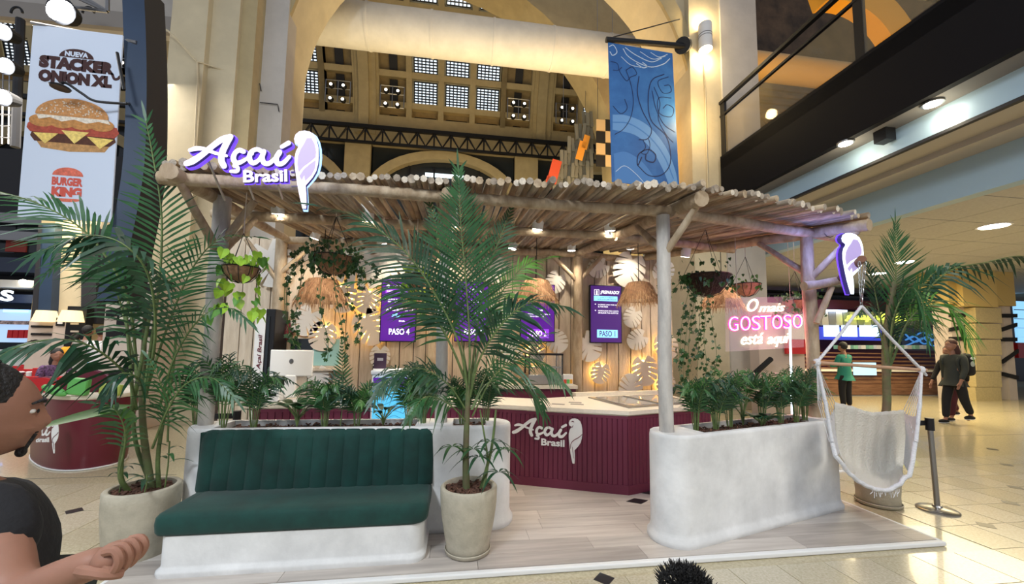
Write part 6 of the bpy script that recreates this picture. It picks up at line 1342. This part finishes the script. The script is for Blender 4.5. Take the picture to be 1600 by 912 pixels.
for i, (px, Y, r) in enumerate(((106, 8.5, 0), (125, 8.7, .2), (60, 8.6, -.1), (20, 9.4, 0), (0, 9.7, .2), (36, 10.2, 3.1), (16, 11.4, 3.0), (62, 10.1, 3.2), (150, 9.5, 0), (-20, 10, 0), (55, 12.4, 0))):
    fchair(atY(px, 590, Y).x, Y, r, ('red plastic chair nearest the tub counter, back to the viewer', 'red plastic chair right of the nearest one by the tub counter', 'red plastic chair behind the passing head', 'red plastic chair at the left edge, front row', 'red plastic chair at the far left corner', 'red chair behind the eating person, middle', 'red chair behind the eating person, left', 'red chair behind the eating person, right', 'red chair in front of the table with the blue bag', 'red chair cut by the left edge of the photo', 'red chair of the back table in the food court')[i])
def ont(px, Y, z=.755): return Vector((atY(px, 575, Y).x, Y, z))
p = ont(65, 9.2); t = MB().rbox(p+Vector((0, 0, .11)), (.20, .14, .22), .01).build('red_paper_box', m_red); tag(t, 'red takeaway box on the eating person\'s table', 'box')
p = ont(150, 10.4); t = thing('paper_bag', 'pale blue paper bag standing on the right food court table', 'bag', tuple(p)); MB().rbox(p+Vector((0, 0, .16)), (.28, .14, .32), .01).build('bag', mat('bag_blue', (.20, .55, .75), .6), t); MB().tube(cat([p+Vector((-.06, -.07, .32)), p+Vector((0, -.07, .40)), p+Vector((.06, -.07, .32))], 5), .006, 5).build('handle', m_white, t)
for i, (px, lab) in enumerate(((98, 'white paper cup in front of the eating person'), (112, 'slim white bottle right of the paper cup'), (34, 'dark drink cup with white lid at the left of the table'), (47, 'short white tub between the dark cup and the red box'))):
    p = ont(px, 9.15); t = thing('drink_cup', lab, 'cup', tuple(p)); MB().lathe([(.035, 0), (.05, .13)], p, 16).build('cup', m_white if i != 2 else m_wine, t, 50); MB().lathe([(.052, .13), (.052, .14), (.03, .15)], p, 16).build('lid', m_white, t, 50)
p = ont(20, 9.2); t = MB().ell(p+Vector((0, 0, .03)), (.14, .1, .04), 14, 8).build('pink_napkin', mat('pink_paper', (.8, .35, .5), .8)); tag(t, 'crumpled pink napkin on the table at the left', 'napkin')
t = MB().rbox((-1.95, 4.95, .36), (.30, .2, .55), .02).build('lime_crate', m_lime); t.location.z = -.085; tag(t, 'lime green crate standing on the floor behind the left palm', 'crate')
t.location = (-.62, .35, -.085)

# ================================================================ BLUE BANNER, HANGING ART
bb = thing('blue_banner', 'long blue banner with curling line ornaments hanging from a rod on the pier', 'banner', tuple(atY(1003, 285, 9.0)))
o_, px_, py_ = atY(950, 66, 9.0), atY(1052, 72, 9.0), atY(956, 284, 9.0); px_.z = o_.z-.08; Mbb = plane3(o_, px_, py_, 310, 650)
m_b1 = mat('banner_blue', (.025, .12, .38), .5, col2=(.05, .20, .52), scale=1.5); m_b2 = mat('banner_light_blue', (.16, .36, .70), .5); m_b3 = mat('banner_dark_line', (.008, .02, .09), .6); m_b4 = mat('banner_pale_line', (.55, .68, .85), .6); m_b5 = mat('banner_mid_blue', (.08, .25, .60), .5)
MB().prism([(0, 650), (312, 650), (305, 0), (0, 0)], -.012, 0, Mbb).build('cloth', m_b1, bb)
def sm(pts): return [(p[0], p[1]) for p in cat([(x, y, 0) for x, y in pts], 5)]
MB().prism((sm([(12, 340), (80, 335), (170, 365), (250, 450), (295, 560), (306, 640)])+sm([(265, 640), (235, 560), (180, 470), (110, 420), (10, 410)]))[::-1], .001, .002, Mbb).build('printed_arc', m_b2, bb); MB().prism((sm([(12, 520), (70, 505), (140, 540), (190, 600), (210, 648)])+[(14, 648)])[::-1], .001, .002, Mbb).build('printed_arc', m_b5, bb)
for w_, m_, pts in ((5, m_b3, [(140, 640-120), (120, 590-30), (125, 510), (170, 480), (205, 500), (195, 535), (160, 530), (160, 505)]), (4, m_b3, [(120, 560), (170, 600), (230, 590), (270, 540), (275, 470), (255, 400), (190, 340), (180, 240), (200, 150), (260, 110)]), (4, m_b3, [(130, 440), (170, 430), (190, 380), (150, 300), (130, 220), (140, 140)]), (3, m_b3, [(80, 120), (100, 180), (110, 260), (95, 340), (60, 400), (20, 430)]), (3, m_b3, [(60, 110), (50, 130), (80, 170), (100, 150), (130, 130), (110, 100), (80, 120)]),
                    (3, m_b3, [(280, 120), (230, 150), (250, 200), (290, 190), (285, 160), (260, 165)]), (3, m_b3, [(290, 220), (230, 230), (230, 300), (285, 310), (300, 270), (270, 255), (250, 275)]), (3, m_b3, [(200, 200), (215, 280), (250, 350), (300, 380)]), (4, m_b4, [(5, 20), (25, 10), (40, 40), (20, 60), (8, 45)]), (4, m_b4, [(70, 20), (90, 50), (140, 75), (200, 85), (260, 60), (290, 30)]), (4, m_b4, [(80, 12), (130, 40), (200, 60), (250, 35)]), (4, m_b4, [(130, 80), (160, 95), (180, 85), (160, 70)]), (3, m_b4, [(200, 15), (240, 30), (280, 10)]), (3, m_b4, [(20, 600), (60, 570), (110, 600), (150, 640)]), (5, m_b5, [(12, 375), (90, 372), (180, 420), (245, 500), (285, 600)]), (3, m_b3, [(150, 440), (160, 470), (140, 500), (165, 500), (180, 460), (175, 430)]), (3, m_b3, [(210, 180), (235, 250), (225, 330), (260, 400), (290, 430)]), (3, m_b4, [(60, 60), (100, 90), (150, 95)]), (3, m_b4, [(150, 20), (210, 45), (270, 20)]), (3, m_b3, [(15, 300), (50, 330), (80, 300), (70, 260)]), (2.5, m_b3, [(10, 90), (40, 95), (45, 125), (20, 130)])):
    g = MB(); ribbon(g, pts, w_, Mbb, .003, .0045); g.build('printed_scroll', m_, bb)
MB().tube([atY(947, 62, 9.0), atY(1069, 72, 9.0)], .07, 12).build('rod', m_blackm, bb, True); MB().tube([atY(1066, 71, 8.98), atY(1069, 71, 9.35)], .2, 16).build('wall_flange', m_blackm, bb); MB().tube([atY(958, 58, 9.0), atY(1062, 30, 9.25)], .014, 6).build('stay_cable', m_blackm, bb)
ha = thing('hanging_art', 'cluster of hanging grey plates with an orange piece in the far hall', 'artwork', tuple(atY(890, 280, 15.5)))
m_gp = mat('grey_plate', (.16, .16, .14), .5); random.seed(3)
for i in range(80):
    u = i % 11; v = i//11; px = 866+5.8*u; py = 286-20*v
    if py < 262-9.5*u: continue
    p = atY(px, py, 15.3+.12*(i % 4)); MB().box(p, (.14, .05, random.uniform(.5, .8)), Matrix.Rotation(random.uniform(-.1, .1), 3, 'Y')).build('grey_plate', m_gp, ha)
for px, py, w_, h_, c_ in ((908, 235, .30, .8, (.70, .28, .03)), (915, 222, .25, .6, (.70, .28, .03)), (866, 268, .4, 1.0, (.50, .06, .02)), (858, 285, .3, .5, (.40, .05, .02))): MB().box(atY(px, py, 15.1), (w_, .06, h_), Matrix.Rotation(.25, 3, 'Y')).build('coloured_plate', mat('plate_%d%d' % (px, py), c_, .6), ha)
ck = thing('chequered_panel', 'cream and black chequered panel hanging left of the blue banner', 'panel', tuple(atY(935, 225, 14.2)))
for i in range(3):
    for j in range(4): a_, b_ = atY(932+14*i, 186+18.5*j, 14.2), atY(946+14*i, 204.5+18.5*j, 14.2); MB().bb(a_.x, b_.x, 14.2, 14.26, b_.z, a_.z).build('square', m_tee if (i+j) % 2 else mat('cream_square', (.55, .40, .22), .6) if 'cream_square' not in bpy.data.materials else (m_tee if (i+j) % 2 else bpy.data.materials['cream_square']), ck)

for x_ in (934, 958): p = atY(x_, 188, 14.23); MB().tube([p, (p.x, p.y, 17.5)], .012, 5).build('hanging_wire', m_steel, ck)
for x_ in (880, 915): p = atY(x_, 200, 15.5); MB().tube([p, (p.x, p.y, 18.5)], .012, 5).build('hanging_wire', m_steel, ha)

# ================================================================ RIGHT SIDE: NEON STALL, ROUND COLUMN
fs = thing('neon_stall', 'wood-fronted food stall with yellow neon words and blue lit menus', 'stall', (atY(1380, 600, 12).x, 12, 0))
m_wd = mat('stall_wood', (.12, .05, .025), .6, col2=(.26, .13, .07), scale=5, stretch=(.4, 1, 4)); m_ws = mat('stall_wine', (.10, .012, .03), .6)
YS = 12.0
fbox(1180, 1484, 452, 466, YS+2.4, .3, 'dark_fascia', m_fascia, fs); fbox(1180, 1484, 464, 488, YS+2.2, .4, 'wine_band', m_ws, fs); fbox(1180, 1484, 488, 640, YS+3.4, .1, 'back_wall', m_ws, fs)
for i in range(26):
    a_ = 1196+11*i; fbox(a_, a_+11, 487, 508, YS+1.9, .25, 'awning_stripe', (m_wf, mat('awning_grey', (.32, .32, .34), .6) if 'awning_grey' not in bpy.data.materials else bpy.data.materials['awning_grey'])[i % 2], fs)
m_yn = emi('neon_yellow', (.75, .90, .10), 1.6); fit_text(fs, 'guapaletas', (0, 0), (2.95, .36), facing(atY(1320, 502, YS+1.7)), m_yn, .05, .01, None, 'neon_script', 0, .3)
m_bm = emi('blue_menu', (.55, .75, 1.0), 1.6); m_bd = emi('deep_blue', (.04, .06, .55), .8)
fbox(1196, 1378, 508, 532, YS+2.0, .1, 'menu_backing', m_bd, fs)
for a_, b_ in ((1230, 1262), (1288, 1312), (1316, 1340), (1344, 1374)): fbox(a_, b_, 506, 526, YS+1.95, .05, 'lit_menu', m_bm, fs)
fbox(1282, 1324, 483, 487, YS+1.8, .08, 'light_tube', emi('tube_blue', (.6, .75, 1), 4), fs); fbox(1408, 1480, 512, 548, YS+1.2, .1, 'dark_glass_panel', mat('night_blue', (.01, .02, .05), .15), fs)
g = MB()
for k_ in range(4): q = [atY(1415+14*j, 540-6*((j+k_) % 3)-k_*3, YS+1.15) for j in range(5)]; g.tube(cat(q, 4), .03, 5)
g.build('blue_scribble', emi('blue_line', (.05, .2, .5), .8), fs)
for i in range(12): fbox(1310+12*i, 1317+12*i, 539, 545, YS+.9, .2, 'pastel_tub', m_white if i % 2 else mat('mint_tub', (.3, .6, .45), .5) if 'mint_tub' not in bpy.data.materials else bpy.data.materials['mint_tub'], fs)
for i in range(5): fbox(1200, 1482, 549+6*i, 554.4+6*i, YS+.55, .1, 'upper_plank', m_wd, fs)
fbox(1190, 1484, 577, 581, YS-.1, .9, 'counter_top', m_wf, fs)
for i in range(6): fbox(1190, 1480, 581.5+6*i, 587+6*i, YS, .1, 'front_plank', m_wd, fs)
fbox(1334, 1370, 566, 586, YS-.14, .04, 'price_poster', emi('poster_cyan', (.45, .75, .9), .8), fs)
fbox(1190, 1484, 618, 622, YS-.2, .3, 'base_strip', m_steel, fs); fbox(1190, 1484, 622, 625, YS-.25, .1, 'base_light', emi('strip_white', (.95, .95, .85), 2.2), fs)
rc = thing('round_column', 'golden column with pale tile cladding and black bands at the right', 'column', (atY(1530, 600, 10.6).x, 10.6, 0)); structure(rc)
for k_ in ('label', 'category'): del rc[k_]
YC = 10.6; m_ct2 = mat('gold_tile', (.50, .40, .19), .45, var=.1, scale=18)
fbox(1478, 1588, 404, 478, YC, .9, 'upper_shaft', mat('gold_paint', (.62, .44, .14), .6), rc); fbox(1500, 1560, 400, 480, YC-.15, .3, 'upper_rib', mat('gold_paint_b', (.66, .48, .17), .6), rc)
for j in range(6): fbox(1524, 1566, 480+25*j, 504.4+25*j, YC-.2, .5, 'tile_block', m_ct2, rc)
fbox(1484, 1525, 478, 632, YC+.1, .5, 'clad_panel', m_clad, rc); fbox(1566, 1592, 478, 632, YC+.1, .5, 'clad_panel', m_clad, rc)
def rband(pts):
    P_ = [atY(x, y, YC+.06) for x, y in pts]; Q_ = [p+Vector((0, .05, 0)) for p in P_]; MB().add(P_+Q_, [(0, 1, 2, 3), (7, 6, 5, 4), (0, 4, 5, 1), (1, 5, 6, 2), (2, 6, 7, 3), (3, 7, 4, 0)]).build('black_band', m_tee, rc)
for q in ([(1485, 489), (1523, 489), (1523, 495), (1485, 495)], [(1485, 512), (1523, 504), (1523, 510), (1485, 518)], [(1485, 526), (1523, 526), (1523, 532), (1485, 532)], [(1485, 561), (1523, 546), (1523, 552), (1485, 567)], [(1566, 490), (1590, 490), (1590, 496), (1566, 496)], [(1566, 512), (1590, 504), (1590, 510), (1566, 518)], [(1566, 527), (1590, 527), (1590, 533), (1566, 533)], [(1568, 562), (1592, 545), (1592, 551), (1568, 568)], [(1568, 581), (1592, 587), (1592, 593), (1568, 587)]): rband(q)
fw2 = structure(MB().bb(10.5, 34, 17.5, 17.8, 0, 4.3).build('wall_front', m_dark))
sw = thing('shop_window', 'blue lit gridded shop window at the right edge', 'window', tuple(atY(1600, 560, 14))); fbox(1586, 1680, 470, 550, 14, .1, 'pane', emi('window_blue', (.25, .55, .85), 1.0), sw)
for i in range(6): fbox(1586, 1680, 470+14*i, 472+14*i, 13.96, .04, 'mullion', m_blackm, sw)
fbox(1590, 1680, 535, 560, 13.7, .2, 'red_ledge', m_red, sw)
ps = thing('poster_stand', 'white framed poster on the clad wall beyond the right planter', 'poster', tuple(atY(1230, 560, 8.5)))
structure(fbox(1183, 1262, 472, 660, 8.6, .3, 'wall_front', mat('booth_wall', (.50, .40, .34), .7), None)); fbox(1228, 1262, 487, 530, 8.5, .06, 'poster_sheet', m_cream, ps); fbox(1228, 1262, 530, 553, 8.48, .06, 'red_panel', m_red, ps)
structure(MB().tube([atY(1150, 610, 8.3), atY(1205, 560, 8.3)], .06, 6).build('trim_3', m_tee))
